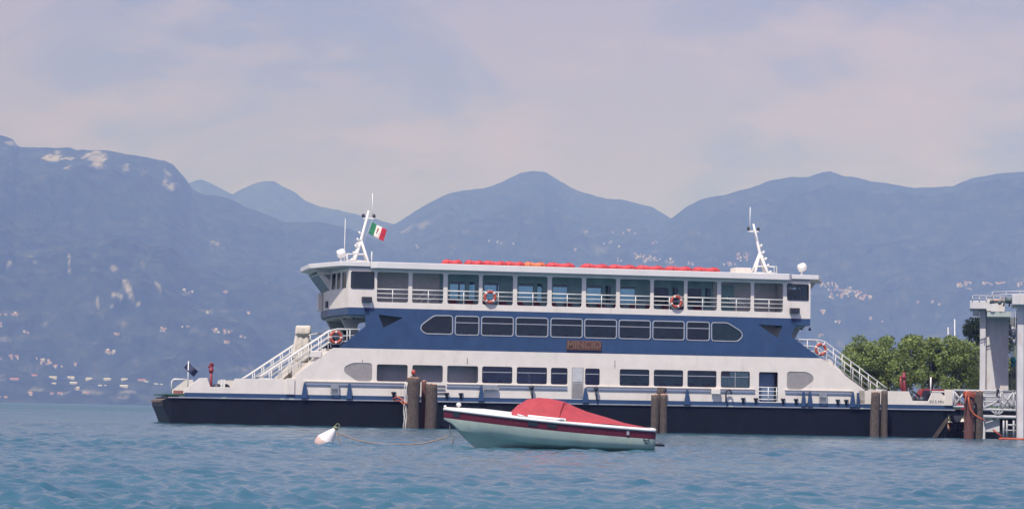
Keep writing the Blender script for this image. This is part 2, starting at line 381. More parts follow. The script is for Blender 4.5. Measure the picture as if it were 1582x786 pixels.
cl = [(78, 240, 26, 8, 5, .95), (100, 250, 13, 10, 0, .9), (140, 244, 22, 12, 5, .9), (150, 255, 10, 14, 0, .8), (190, 258, 6, 8, 0, .7), (12, 225, 20, 8, 30, .5), (215, 262, 20, 7, 0, .5), (250, 262, 18, 12, 30, .55), (262, 288, 16, 9, 25, .85),
      (335, 378, 16, 6, 22, 1.), (326, 390, 5, 14, -28, .8), (106, 400, 3, 24, -4, .85), (104, 380, 5, 8, 0, .4), (50, 402, 9, 5, 35, .8), (13, 407, 4, 4, 0, .8), (190, 392, 7, 7, 0, .8), (148, 395, 5, 10, 0, .5),
      (140, 412, 8, 5, 20, .6), (176, 413, 9, 6, 25, .6), (198, 445, 4, 20, -25, .6), (182, 457, 9, 4, 20, .7), (152, 468, 3, 9, -15, .8), (175, 472, 6, 5, 0, .6), (214, 468, 5, 2, 0, .7), (245, 443, 3, 9, -35, .6), (222, 408, 8, 3, 15, .4), (238, 411, 9, 4, 10, .35), (290, 453, 9, 4, 0, .35)]
fg = random.Random(21)
def fields(x0, x1, y0, y1, n, s=.3): return [(fg.uniform(x0, x1), fg.uniform(y0, y1), fg.uniform(10, 34), fg.uniform(1.5, 4.), fg.uniform(-6, 8), fg.uniform(.6, 1.)*s) for _ in range(n)]
hill('left_mountain', [(-700, 190), (-200, 180), (-60, 190), (0, 211), (12, 216), (22, 227), (60, 231), (80, 233), (100, 232), (112, 236), (140, 234), (170, 238), (205, 243), (232, 247), (250, 250), (262, 256), (272, 268), (284, 281), (292, 293), (311, 301), (350, 309), (392, 323), (439, 345), (487, 344), (530, 352), (600, 380), (680, 420), (800, 520), (900, 600), (1000, 640), (2300, 700)],
     9300, 5300, 5, rocks=cl+fields(-40, 560, 478, 612, 46, .34)+fields(-20, 260, 600, 616, 12, .45))
hill('far_mountain', [(-700, 420), (200, 330), (286, 283), (306, 277), (318, 281), (338, 292), (356, 302), (366, 295), (385, 287), (405, 282), (420, 283), (440, 292), (452, 297), (470, 311), (492, 320), (520, 324), (545, 331), (590, 345), (700, 420), (1000, 500), (2300, 600)], 13500, 10500, 11, rough=.12)
hill('distant_ridge', [(-700, 560), (300, 400), (440, 352), (480, 341), (520, 335), (560, 333), (580, 340), (608, 347), (700, 400), (1000, 480), (2300, 640)], 12500, 9500, 17, rough=.12)
hill('middle_mountain', [(-700, 640), (380, 560), (520, 420), (596, 352), (612, 344), (630, 332), (650, 318), (680, 303), (712, 296), (745, 291), (775, 281), (800, 270), (822, 266), (840, 268), (858, 279), (882, 293), (900, 299), (935, 308), (960, 309), (990, 316), (1015, 325), (1035, 336), (1080, 370), (1200, 480), (1400, 620), (2300, 700)],
     11200, 5600, 23, rocks=[(650, 345, 32, 7, -28, .35), (635, 350, 22, 6, -35, .4), (905, 357, 6, 4, 20, .75), (915, 305, 8, 7, 60, .5), (885, 312, 7, 8, 0, .3), (805, 283, 5, 3, 0, .3), (715, 343, 4, 6, 0, .3), (975, 345, 12, 2, 0, .5), (630, 378, 8, 3, 20, .4), (703, 318, 6, 3, 0, .3), (940, 370, 14, 5, 0, .3), (820, 371, 12, 3, 0, .25)]+fields(620, 1120, 345, 402, 22, .28))
hill('right_mountain', [(-700, 700), (700, 640), (880, 520), (960, 420), (1010, 365), (1035, 340), (1058, 322), (1090, 308), (1125, 300), (1150, 294), (1180, 285), (1215, 279), (1250, 277), (1268, 269), (1282, 267), (1300, 276), (1330, 280), (1365, 284), (1395, 291), (1412, 296), (1440, 293), (1475, 289), (1500, 278), (1540, 270), (1582, 268), (1700, 255), (1900, 290), (2300, 330)],
     10300, 5500, 31, rocks=[(1130, 312, 9, 3, 0, .4), (1080, 365, 3, 8, 0, .3), (1515, 300, 9, 3, 10, .25)]+fields(1100, 1600, 425, 545, 34, .30))
def on_hill(px, py):
    best = None
    for (cx, X, Yd, Z, Zp) in HILLS:
        i = int(np.clip(np.searchsorted(cx, px), 1, len(cx)-1)); c = Zp[:, i]; k = np.nonzero(c[1:231] <= py)[0]
        if len(k):
            k = k[0]+1; d = Yd[k, i]
            if best is None or d < best[0]:
                f = (c[k-1]-py)/(c[k-1]-c[k]+1e-9); best = (Yd[k-1, i]*(1-f)+d*f, Z[k-1, i]*(1-f)+Z[k, i]*f)
    if best is None: return None
    return Vector(((px-791)/FPX*best[0], best[0], best[1]))

# ------------------------------------------------------------------ houses on the far shore
HW = [mat('plaster_cream', (.42, .38, .33), .9, scale=.3), mat('plaster_white', (.56, .54, .50), .9, scale=.3), mat('plaster_pink', (.38, .30, .26), .9, scale=.3)]
TILE = mat('terracotta_tile', (.50, .24, .17), .9, scale=.4)
TILER = mat('red_sheet_roof', (.62, .22, .18), .8, scale=.4); TILEW = mat('pale_sheet_roof', (.85, .83, .78), .8, scale=.4)
HWIN = mat('house_window', (.05, .05, .06), .4)
def house_mesh(name, w_, d_, h_, wm, rm, hip=0.):
    b = MB(); b.box(-w_/2, w_/2, -d_/2, d_/2, -8, h_)
    b.mi = 1; o_ = .6; rh = d_*.28
    A = [b.bm.verts.new(v) for v in ((-w_/2-o_, -d_/2-o_, h_+.05), (w_/2+o_, -d_/2-o_, h_+.05), (w_/2+o_, d_/2+o_, h_+.05), (-w_/2-o_, d_/2+o_, h_+.05), (-w_/2-o_+hip, 0, h_+rh), (w_/2+o_-hip, 0, h_+rh))]
    for f in ((0, 1, 5, 4), (2, 3, 4, 5), (0, 4, 3), (1, 2, 5), (0, 3, 2, 1)): b.face([A[i] for i in f])
    b.mi = 2; n = max(2, int(w_/4))
    for fl in range(max(1, int(h_/3.2))):
        for i in range(n):
            x = -w_/2+(i+.5)*w_/n; b.box(x-.55, x+.55, -d_/2-.05, -d_/2+.1, .9+fl*3.1, 2.3+fl*3.1)
    o = b.build(name, [wm, rm, HWIN]); return o
HT = [house_mesh('hill_house', 13, 9, 6.5, HW[0], TILE, 2), house_mesh('hill_house', 10, 8, 8.5, HW[1], TILE, 1.5), house_mesh('hill_house', 17, 9, 6, HW[2], TILE), house_mesh('hill_house', 12, 10, 9, HW[1], TILEW, 3)]
LONG = [house_mesh('long_building', 24, 8, 4.2, HW[1], TILEW), house_mesh('long_building', 26, 8, 3.6, HW[2], TILER)]
used_t = set()
def put_house(tmpl, px, py, rz, label, group, s=1., cat='house'):
    p = on_hill(px, py)
    if p is None: return
    k = id(tmpl)
    o = tmpl if k not in used_t else tmpl.copy()
    if k in used_t: COL.objects.link(o)
    used_t.add(k); o.location = p; o.rotation_euler = (0, 0, rz); o.scale = (s, s, s); tag(o, label, cat, group)
rows = [(28, 587, 1, 1.05), (56.5, 581, 1, 1.), (87, 584.3, 0, .95), (89, 592.7, 0, .55), (115, 584.3, 0, .95), (119, 592.9, 0, .9), (142.7, 586, 0, .9), (171, 587, 0, .9), (160, 596, 0, .5), (168, 595.7, 0, .3), (197.5, 587, 0, .8), (197, 598, 0, 1.), (224, 588, 1, .9), (231, 590, 0, .5), (246, 593.7, 0, .5), (254, 594, 0, .4)]
ORD = ['leftmost', 'second from the left', 'third from the left', 'fourth from the left', 'fifth from the left', 'sixth from the left', 'seventh from the left', 'eighth from the left', 'ninth from the left', 'tenth from the left', 'eleventh from the left', 'rightmost']
up = sorted([r for r in rows if r[1] < 591.5]); lo_ = sorted([r for r in rows if r[1] >= 591.5])
for x, y, k, s in rows:
    line = up if y < 591.5 else lo_; wh = ORD[line.index((x, y, k, s))]+(' in the upper' if line is up else ' in the lower')+' row'
    put_house(LONG[k], x, y, rnd.uniform(-.1, .1), ('long low reddish-roofed building' if k else 'long low white building')+' on the left shore, '+wh, 'long low red roofed buildings on the far shore' if k else 'long low white buildings on the far shore', s*.8, 'building')
clusters = [
 (('in the village right of the wheelhouse', 'in the big village right of the wheelhouse'), [(1282, 440, 14, 4, 12), (1300, 447, 22, 5, 20), (1322, 455, 20, 5, 22), (1338, 461, 14, 3, 10), (1290, 458, 16, 4, 8)]),
 (('in the village near the right edge', 'near the right edge'), [(1487, 439, 8, 6, 10), (1498, 437, 6, 4, 7), (1527, 441, 9, 4, 7), (1550, 439, 9, 3, 8), (1576, 440, 7, 3, 6), (1497, 448, 6, 2, 3)]),
 (('on the slope above the trees', 'scattered above the trees'), [(1270, 483, 8, 3, 4), (1300, 498, 7, 3, 4), (1270, 519, 8, 3, 3), (1360, 493, 20, 5, 3), (1430, 470, 25, 6, 3)]),
 (('in the village above the life floats', 'above the right end of the life floats'), [(985, 396, 12, 4, 12), (1003, 400, 18, 5, 20), (1035, 404, 12, 3, 6), (1065, 407, 14, 3, 5), (1125, 408, 12, 3, 8), (1150, 397, 12, 7, 16), (957, 402, 4, 5, 3)]),
 (('on the middle mountain', 'on the slopes of the middle mountain'), [(966, 360, 22, 6, 9), (1008, 374, 8, 3, 5), (945, 380, 14, 6, 5), (890, 385, 10, 5, 3), (905, 357, 3, 2, 2), (770, 375, 25, 6, 4), (640, 380, 8, 4, 2)]),
 (('in the village behind the left stair', 'behind the left stair'), [(350, 514, 14, 3, 9), (330, 512, 8, 2, 4), (288, 505, 8, 2, 3), (253, 510, 7, 4, 5), (380, 520, 8, 3, 3), (355, 530, 6, 2, 2), (292, 451, 8, 3, 3), (352, 452, 5, 2, 3), (320, 484, 3, 1, 1), (390, 484, 8, 2, 2)]),
 (('near the left edge', 'near the left edge of the picture'), [(2, 497, 3, 10, 6), (20, 487, 12, 2, 5), (45, 513, 6, 2, 2), (5, 556, 7, 2, 4), (28, 551, 9, 4, 5), (75, 559, 9, 5, 5), (95, 566, 8, 2, 4), (66, 557, 10, 2, 3), (120, 564, 3, 1, 2), (172, 544, 9, 2, 5), (185, 517, 6, 1, 2), (8, 614, 8, 3, 4), (56, 608, 8, 3, 4), (95, 609, 10, 3, 3), (141, 609, 8, 3, 4), (125, 602, 6, 2, 2)])]
KD = ['cream tile-roofed house', 'tall white tile-roofed house', 'wide pinkish tile-roofed house', 'pale-roofed white house']
for place, cs in clusters:
    X0, X1 = min(c[0]-c[2] for c in cs), max(c[0]+c[2] for c in cs)
    for cx, cy, rx, ry, n in cs:
        for _ in range(n):
            r_ = math.sqrt(rnd.random()); a = rnd.random()*6.28; k = rnd.choice((0, 0, 1, 2, 3)); hx, hy = cx+rx*r_*math.cos(a), cy+ry*r_*math.sin(a); f_ = (hx-X0)/(X1-X0)
            side = ('upper ' if hy < cy else 'lower ')+('left end', 'left part', 'middle', 'right part', 'right end')[min(4, int(f_*5))]
            put_house(HT[k], hx, hy, rnd.uniform(-.6, .6), KD[k]+' '+place[0]+', '+side, 'houses '+place[1], rnd.uniform(.34, .66))

# ------------------------------------------------------------------ haze
hb = MB(); hb.box(-16000, 16000, -300, 25000, -9, 1560); hz_m = bpy.data.materials.new('haze'); hz_m.use_nodes = True
nt = hz_m.node_tree; nt.nodes.clear(); ho = N(nt, 'ShaderNodeOutputMaterial'); pv = N(nt, 'ShaderNodeVolumePrincipled')
pv.inputs['Density'].default_value = 1.8e-4; pv.inputs['Color'].default_value = (.225, .375, 1, 1); pv.inputs['Absorption Color'].default_value = (1, 1, 1, 1); pv.inputs['Anisotropy'].default_value = -.3
nt.links.new(pv.outputs[0], ho.inputs['Volume'])
hzo = hb.build('haze', hz_m); tag(hzo, kind='stuff')

# ------------------------------------------------------------------ the ferry
BW, UC = 11., .85
ZB, ZE, ZW, ZL, ZD2, ZU, ZR0, ZR1 = 1.66, 1.95, 2.86, 4.80, 4.80, 7.27, 9.65, 10.04
ferry = empty('car_ferry', FM)
tag(ferry, 'double-ended blue and white car ferry with black hull moored behind the piles', 'ferry')
def fp(b, name, m, **k): return b.build(name, m, ferry, **k)
def P2(*pp): return [F(x, y) for x, y in pp]
def both(b, outer, holes=(), th=.12):
    b.plate(outer, holes, 0, th); b.plate(outer, holes, BW-th, BW); return b
# hull
b = MB()
secs = []
for u, top, bot, ins in ((-24.85, 1.5, 1.25, .35), (-24.6, 1.60, .75, .12), (-24.35, 1.62, .1, 0.), (-24.1, 1.62, -.5, 0.), (-23.7, 1.62, -.9, 0.), (24.2, 1.62, -.9, 0.), (24.62, 1.62, -.5, 0.), (24.9, 1.62, .25, .05), (25.05, 1.6, 1.1, .25)):
    secs.append([(u, ins, top), (u, ins, bot), (u, ins+.35, bot-.12), (u, BW-ins-.35, bot-.12), (u, BW-ins, bot), (u, BW-ins, top)])
b.loft(secs, closed=True, caps=True); fp(b, 'hull', BLACK)
b = MB(); b.plate([(-24.55, 1.62), (25.4, 1.62), (25.4, 1.70), (-24.55, 1.70)], (), -.09, BW+.09); fp(b, 'rub_rail', STEEL, bevel=.02)
b = MB(); b.plate([(-23.6, 1.703), (25.3, 1.703), (25.3, ZE), (-23.6, ZE)], (), 0, .15); b.plate([(-23.6, 1.703), (25.3, 1.703), (25.3, ZE), (-23.6, ZE)], (), BW-.15, BW); fp(b, 'deck_edge_band', BLUE)
b = MB(); b.box(-23.9, 25.2, .16, BW-.16, 1.703, 1.78); fp(b, 'vehicle_deck', DECK)
# folded ramps
b = MB(); b.box(-24.95, -24.64, 1.2, BW-.9, 1.38, 1.50); b.plate([(-24.9, 1.5), (-24.2, 1.78), (-23.9, 1.78), (-23.9, 1.703), (-24.6, 1.3)], (), .5, BW-.5); fp(b, 'bow_ramp', RUST)
b = MB(); b.box(-24.75, -23.2, .3, BW-.3, 1.80, 1.88); fp(b, 'green_ramp_cover', GREEN)
b = MB(); b.box(25.1, 26.25, .4, BW-.4, 1.42, 1.62); b.box(25.15, 26.5, .5, BW-.5, 1.64, 1.72); fp(b, 'loading_ramp', DKSTEEL)
b = MB(); b.plate([(25.1, 1.74), (25.9, 1.74), (25.9, 1.84), (25.1, 1.9)], (), .1, BW-.3); fp(b, 'green_ramp_cover', GREEN)
b = MB(); b.plate([(24.0, -.3), (25.05, 1.15), (24.8, 1.15), (23.7, -.3)], (), -.10, -.03); fp(b, 'ramp_strut', mat('dark_rust', (.075, .06, .05), .9, var=.3))
# reddish ramp hinges
b = MB()
for x in (-24.2, -23.2): b.box(x, x+.55, .35, .9, 1.88, 2.08)
fp(b, 'ramp_hinge', mat('hinge_red', (.30, .12, .10), .7))
# bulwarks
lb = P2((284.5, 604.2), (284.5, 602), (308, 583.7), (320, 583.2), (325.3, 597.3), (358, 598), (363, 584.3), (455, 585.5), (455, 607.5))
lb = [(x, ZE if i in (0, 8) else z) for i, (x, z) in enumerate(lb)]
b = MB().plate(lb, (), 0, .12); b.box(*[F(442, 590)[0], F(455, 590)[0]], -.10, -.002, ZE, 2.92); fp(b, 'bow_bulwark', WHITE, bevel=.015); fp(MB().plate(lb, (), BW-.12, BW), 'bow_bulwark', WHITE)
rb = P2((1326, 622), (1326.5, 602.8), (1404.5, 604.2), (1410, 618.6), (1434.5, 619.2), (1440.5, 606), (1453, 606), (1459, 611.5), (1464, 606.5), (1472, 606), (1472, 626))
rb = [(x, ZE if i in (0, 10) else z) for i, (x, z) in enumerate(rb)]
fp(MB().plate(rb, (), BW-.12, BW), 'stern_bulwark', WHITE); b = MB().plate(rb, (), 0, .12); b.box(F(1459, 610)[0], F(1472, 610)[0], -.10, -.002, ZE, F(1465, 601.5)[1]); fp(b, 'stern_bulwark', WHITE, bevel=.015)
b = MB(); b.box(F(1440, 605)[0], F(1466, 605)[0], -.02, .06, F(1450, 605)[1]-.02, F(1450, 605)[1]+.06); fp(b, 'bulwark_rail', RAIL)
# small marks on the bulwark (registration)
def text_mesh(s, size, m, parent, mw, ext=.008, name='lettering', bold=0.):
    cu = bpy.data.curves.new(name, 'FONT'); cu.body = s; cu.size = size; cu.extrude = ext; cu.offset = bold; cu.align_x = 'CENTER'; cu.align_y = 'CENTER'
    t = bpy.data.objects.new(name, cu); COL.objects.link(t); dg = bpy.context.evaluated_depsgraph_get(); me = bpy.data.meshes.new_from_object(t.evaluated_get(dg))
    COL.objects.unlink(t); bpy.data.objects.remove(t); me.materials.clear(); me.materials.append(m)
    o = bpy.data.objects.new(name, me); COL.objects.link(o); o.parent = parent; o.matrix_local = mw; return o
TX = Matrix.Rotation(R(90), 4, 'X')
u_, z_ = F(1447, 620.3)
text_mesh('0V 5 MN', .27, mat('grey_lettering', (.22, .22, .23), .6), ferry, Matrix.Translation((u_, -.012, z_)) @ TX, name='registration_lettering')
# fairlead openings, bow pulpit frames
def rail(b, pts, r=.03): b.tube(pts, r, 6)
for v in (.08, BW-.08):
    b = MB(); x0, z1 = F(285.5, 583.5)[0], 2.86
    rail(b, [(x0, v, ZE), (x0, v, z1-.15), (x0+.12, v, z1), (F(310, 583)[0], v, z1)], .05)
    rail(b, [(x0+.2, v, ZE+.05), (x0+.85, v, z1-.1)], .03)
fp(b, 'pulpit_rail', RAIL)
# bow flag pole with its dark flag, posts and winches
u_, _ = F(291, 583); b = MB(); b.tube([(u_, .3, 2.), (u_+.01, .3, 3.83)], .035, 8); fp(b, 'flag_pole', RAIL)
def winch(u, v, name='winch'):
    o = MB(); m = Matrix.Translation((u, v, 2.25)) @ Matrix.Rotation(R(90), 4, 'X'); o.lathe([(.28, -.4), (.28, -.36), (.14, -.35), (.14, .35), (.28, .36), (.28, .4)], 14, m); o.box(u-.45, u+.45, v-.45, v+.45, 1.78, 2.0); return fp(o, name, DKSTEEL)
winch(F(337, 592)[0], .75); winch(F(350, 592)[0], .9); winch(F(1414, 611)[0], .7); winch(F(1430, 612)[0], .8)
b = MB()
for px in (343, 347): u_ = F(px, 592)[0]; b.box(u_-.06, u_+.06, .3, .5, 1.8, 2.78)
fp(b, 'bitts', RAIL)
u_ = F(327, 590)[0]; b = MB(); b.tube([(u_, .5, 1.78), (u_, .5, 3.35)], .085, 10); b.lathe([(.13, 3.2), (.15, 3.25), (.15, 3.38), (.1, 3.42), (.1, 3.66), (.13, 3.7), (.05, 3.78)], 12, Matrix.Translation((u_, .5, 0))); b.tube([(u_-.2, .5, 3.5), (u_+.16, .5, 3.62)], .06, 8); b.tube([(u_-.12, .5, 1.8), (u_-.12, .5, 2.5)], .05, 8); fp(b, 'fire_monitor', DKRED)
u_ = F(1403, 600)[0]; b = MB(); b.tube([(u_, .5, 1.78), (u_-.05, .5, 3.1), (u_-.08, .5, 3.85)], [.09, .10, .08], 10); b.lathe([(.13, 3.6), (.15, 3.66), (.15, 3.8), (.1, 3.84), (.1, 3.98), (.04, 4.05)], 12, Matrix.Translation((u_-.08, .5, 0))); b.tube([(u_-.34, .45, 3.7), (u_-.30, .45, 3.2), (u_-.12, .45, 2.3)], [.05, .09, .06], 8); b.tube([(u_-.36, .5, 3.7), (u_+.02, .5, 3.86)], .06, 8); fp(b, 'fire_monitor', DKRED)
u_ = F(1412, 605)[0]; b = MB(); b.box(u_-.25, u_+.2, 1., 1.6, 1.78, 2.75); b.tube([(u_+.3, 1.2, 1.8), (u_+.1, 1.2, 3.05)], .1, 8); b.tube([(u_+.35, 1.2, 2.9), (u_+.9, 1.2, 2.5)], .06, 8); fp(b, 'deck_gear', DKSTEEL)
u_ = F(1439.5, 600)[0]; b = MB(); b.tube([(u_, .2, 2.7), (u_+.02, .2, 3.75)], .05, 8); fp(b, 'light_mast', RAIL)
# lower white wall
def win_r(x0, x1, zt, zb, r=.13): return rr(x0, x1, zb, zt, r)
LWZ0, LWZ1 = 2.84, 3.87
lowx = [(582, 629.7, 'o'), (636.8, 684, 'o'), (690.8, 738.6, 'o'), (744.7, 791.5, 'g'), (798.3, 845, 'g'), (851, 876.7, 'g'), (903.8, 926.5, 'g'), (957.3, 1003.2, 'g'), (1010, 1055.4, 'g'), (1062, 1106.9, 'g'), (1113.6, 1158.5, 'c')]
holes = []; info = []
for a, c, t in lowx:
    z = 3.3; lp = win_r(fu(a, z), fu(c, z), LWZ1, LWZ0); holes.append(lp); info.append((lp, t, fu(a, z), fu(c, z)))
u0, u1 = fu(532, 3.3), fu(575, 3.3)
lcur = fil([(u0+.75, LWZ0-.02), (u1, LWZ0-.02), (u1, 3.93), (u0+.5, 3.93), (u0, 3.68), (u0-.02, 3.35)], .22)
w0, w1 = fu(1215.8, 3.3), fu(1256.7, 3.3)
rcur = fil([(w0, LWZ0-.04), (w1-.75, LWZ0-.04), (w1+.02, 3.35), (w1, 3.66), (w1-.4, 3.92), (w0, 3.92)], .22)
d0, d1 = fu(1172.4, 3), fu(1202, 3); door = rr(d0, d1, 2.0, 3.86, .12)
v0_, v1_ = fu(883, 3), fu(901, 3)
wl = [(fu(455, 2), ZE+.003), (fu(1336, 2), ZE+.003)]+[F(1336, 602)]+[F(1282, 562.3)]+[(fu(1268, 4.8), ZL)]+[(fu(514.7, 4.8), ZL)]+[F(456, 580)]
b = both(MB(), wl, holes+[lcur, rcur, door], .10); fp(b, 'lower_side_wall', WHITE)
# casing behind the openings and vehicle deck ceiling
b = MB(); b.box(fu(520, 4), fu(740, 4), 1.25, 1.35, 1.79, 4.72); b.box(fu(1160, 4), fu(1262, 4), 1.75, 1.85, 1.79, 4.72)
for px in (540, 741, 1160, 1212): u_ = fu(px, 4); b.box(u_-.04, u_+.04, .12, 1.74, 1.79, 4.72)
b.box(fu(520, 4), fu(1262, 4), BW-1.85, BW-1.75, 1.79, 4.72); fp(b, 'casing_wall', INNER)
b = MB(); b.box(fu(741.5, 4), fu(1159, 4), 1.75, 1.85, 1.79, 4.72); fp(b, 'saloon_wall', INNERD)
b = MB(); b.box(fu(523, 4.8)+.1, fu(1262, 4.8), .11, BW-.11, 4.74, 4.79); fp(b, 'passenger_deck', DECK)
def pane(lp, m, v=.05, name='window', th=.012):
    o = MB(); o.plate(grow(lp, .02) if False else lp, (), v, v+th); return fp(o, name, m)
def fbar(par, x0, x1, z0, z1, v0, v1, m, name='window_bar'):
    o = MB(); o.box(x0, x1, v0, v1, z0, z1); return o.build(name, m, par)
ALU = mat('window_aluminium', (.50, .53, .53), .35, .4, var=.08)
RUBBER = mat('window_rubber', (.05, .05, .055), .7)
for lp, t, a, c in info:
    if t == 'o':
        o = MB(); o.plate(lp, [grow(lp, -.035)], .004, .05); fp(o, 'window_rim', RUBBER); continue
    g = pane(lp, GLASSN if t == 'c' else (GLASSC if a < 3 else GLASS), .055)
    o = MB(); o.plate(lp, [grow(lp, -.035)], .012, .05); o.build('window_rim', RUBBER, g)
    if t == 'g': fbar(g, a+.05, c-.05, 3.50, 3.545, .02, .05, ALU)
    else:
        o = MB(); m_ = fu(1136, 3.3)
        for i in range(26):
            x = a+.05+(c-a-.1)*i/26; o.plate([(x, 2.86), (x+(c-a-.1)/26, 2.86), (x+(c-a-.1)/26, 3.5), (x, 3.5)], (), .09+.03*(i % 2), .13+.03*(i % 2))
        o.box(fu(1128, 3.3), c-.06, .10, .14, 3.52, 3.84); o.build('curtain', CURT, g)
        fbar(g, m_-.02, m_+.02, 2.88, 3.84, .02, .05, ALU); fbar(g, a+.05, c-.05, 3.50, 3.53, .02, .05, ALU)
pane(lcur, PANEL, .03, 'closed_panel', .02); pane(rcur, PANEL, .03, 'closed_panel', .02)
# seats inside the saloon and door rail
x = fu(745, 3.3)+.3
while x < fu(1108, 3.3):
    if abs(x-F(813, 584, .7)[0]) > .7: b = MB(); b.box(x, x+.1, .35, 1.5, 1.8, 3.05); b.box(x+.101, x+.5, .35, 1.5, 2.1, 2.25); fp(b, 'saloon_seat', MAROON)
    x += .95
b = MB()
for z in (2.15, 2.4, 2.65, 2.9): rail(b, [(d0-.02, .03, z), (d1+.02, .03, z)], .028)
for x in ((d0+d1)/2, d1-.08): rail(b, [(x, .03, 1.95), (x, .03, 2.9)], .028)
fp(b, 'door_gate', RAIL)
b = MB(); b.plate(rr(d0+.04, d1-.1, 1.98, 3.8, .1), (), .5, .56); fp(b, 'inner_door', LTBLUE)
b = MB(); a_, c_ = fu(636.8, 2.6), fu(684, 2.6)
for z in (2.2, 2.42, 2.64): rail(b, [(a_+.9, -.05, z), (c_+.15, -.05, z)], .03)
fp(b, 'boarding_gate', STEEL)
# louvred service door with a pale window
b = MB(); b.box(v0_, v1_, -.035, -.002, 2.05, 3.93); dr = fp(b, 'service_door', mat('door_grey', (.40, .38, .37), .7, var=.1), bevel=.01)
b = MB(); b.box(v0_+.05, v1_-.05, -.055, -.036, 3.02, 3.87); b.build('door_window', mat('frosted_glass', (.55, .56, .55), .4), dr)
b = MB()
for i in range(9): z = 2.12+i*.095; b.box(v0_+.06, v1_-.06, -.05, -.036, z, z+.045)
b.build('louvre', mat('louvre_grey', (.33, .31, .30), .7), dr)
# rubbing strake, thin white ledge, brackets, bollards, boxes, hooks
def seg_px(pairs, z0, z1, v0, v1, name, m):
    for a, c in pairs: o = MB(); o.box(fu(a, z0), fu(c, z0), v0, v1, z0, z1); fp(o, name, m)
seg_px([(470, 636), (690, 876), (905, 1166), (1212, 1318)], 2.74, 2.79, -.07, -.002, 'wall_ledge', WHITE)
seg_px([(472, 540), (541, 628), (690, 742), (770, 876), (907, 1100), (1111, 1166), (1213, 1314)], 2.53, 2.60, -.07, -.002, 'rubbing_strake', LTBLUE)
for px, wd in ((470, .40), (539, .36), (742.5, .38), (903.5, .38), (1060.5, .42), (1240, .3), (1250, .36), (1316, .42), (1324, .2)):
    u_ = fu(px, 2); o = MB(); o.plate([(u_-wd/2, 1.74), (u_+wd/2, 1.74), (u_+.06, 2.66), (u_-.06, 2.66)], (), -.22, -.10); fp(o, 'side_bracket', BLUE, bevel=.01)
for px in (608, 690, 712, 1148, 1167.5, 1209.5, 1229.5, 1294, 1307):
    u_ = fu(px, 2); o = MB(); o.lathe([(.08, 0), (.08, .25), (.15, .27), (.15, .34), (.001, .345)], 10, Matrix.Translation((u_, -.02, 1.88))); fp(o, 'bollard', DKSTEEL)
for px in (516.7, 1270):
    u_ = fu(px, 2.4); o = MB(); o.plate([(u_-.25, 1.98), (u_+.25, 1.98), (u_+.25, 2.66), (u_-.25, 2.66)], [[(u_-.19, 2.04), (u_+.19, 2.04), (u_+.19, 2.32), (u_-.19, 2.32)]], -.2, -.12); fp(o, 'ladder_frame', STEEL)
for a, c in ((745, 768), (1097.5, 1111)):
    o = MB(); o.box(fu(a, 2.5), fu(c, 2.5), -.28, -.135, 2.42, 2.74); fp(o, 'side_locker', STEEL if a < 900 else WHITE, bevel=.02)
for px in (820, 919.5, 1025):
    u_ = fu(px, 2.3); o = MB(); o.ball((u_, -.22, 2.62), .15); o.tube([(u_+.06, -.22, 1.9), (u_, -.22, 2.55)], .06, 8); fp(o, 'round_bollard', DKSTEEL)
for px in (1121,):
    u_ = fu(px, 2.3); o = MB(); pts = [(u_-.05, -.25, 1.9), (u_-.06, -.25, 2.5)]
    for i in range(9): a = math.pi-i*math.pi*1.15/8; pts.append((u_+.12+.18*math.cos(a), -.25, 2.5+.18*math.sin(a)))
    o.tube(pts, .055, 8); fp(o, 'mooring_hook', DKSTEEL)
b = MB()
for px in (450, 820, 1128, 1330, 346, 436): u_ = fu(px, 1.7); b.box(u_-.14, u_+.14, -.12, -.10, 1.64, 1.72)
fp(b, 'draught_plate', mat('pale_green_plate', (.45, .52, .45), .6))
# rust, panel seams on the white wall
b = MB()
for px, z0, z1 in ((722, 3.95, 4.35), (950, 3.9, 4.4), (560, 3.98, 4.1)):
    u_ = fu(px, 4.2); b.box(u_-.02, u_+.02, -.006, -.001, z0, z1)
fp(b, 'seam_stain', RUST)
# blue middle deck
tl = P2((584.7, 485.5), (622.8, 490.5), (592.3, 505.8)); tr = P2((1171, 500.8), (1209, 503), (1202, 521.8))
MZ0, MZ1 = 5.77, 6.88
midx = [(703.7, 739.3), (744.3, 792.5), (797.5, 846), (851.3, 899), (903.6, 952), (956.7, 1004.3), (1009, 1056.5), (1061.3, 1095.4)]
mh = [rr(fu(a, 6.3), fu(c, 6.3), MZ0, MZ1, .14) for a, c in midx]
ml = fil(P2((657, 514.7), (698.7, 515.8), (698.7, 488), (671, 487.6), (652, 501.5), (649.8, 508)), .16)
mr = fil(P2((1099.7, 498.4), (1124, 499), (1144, 511.5), (1147, 519), (1140, 526.6), (1099.7, 525.8)), .16)
bl = [(fu(523.4, 4.81), 4.805), (fu(1267.5, 4.81), 4.805)]+P2((1224, 520.5), (1223.7, 516.2), (1230, 501.3))+[(fu(1231, 6.8), 6.80), (fu(1231, 7.2), ZU), (fu(563.5, 7.2), ZU), (fu(564, 6.8), 6.80)]+[F(565, 503.5)]
b = both(MB(), bl, [tl, tr, ml, mr]+mh, .10); fp(b, 'blue_side_wall', BLUE)
for lp in [ml, mr]+mh:
    g = pane(lp, GLASS, .05)
    o = MB(); o.plate(grow(lp, .05), [grow(lp, -.015)], -.03, .04); o.build('window_frame', ALU, g, bevel=.01)
    if lp in mh: xs = [p[0] for p in lp]; fbar(g, min(xs), max(xs), 6.48, 6.525, .0, .045, ALU)
x = -8.6
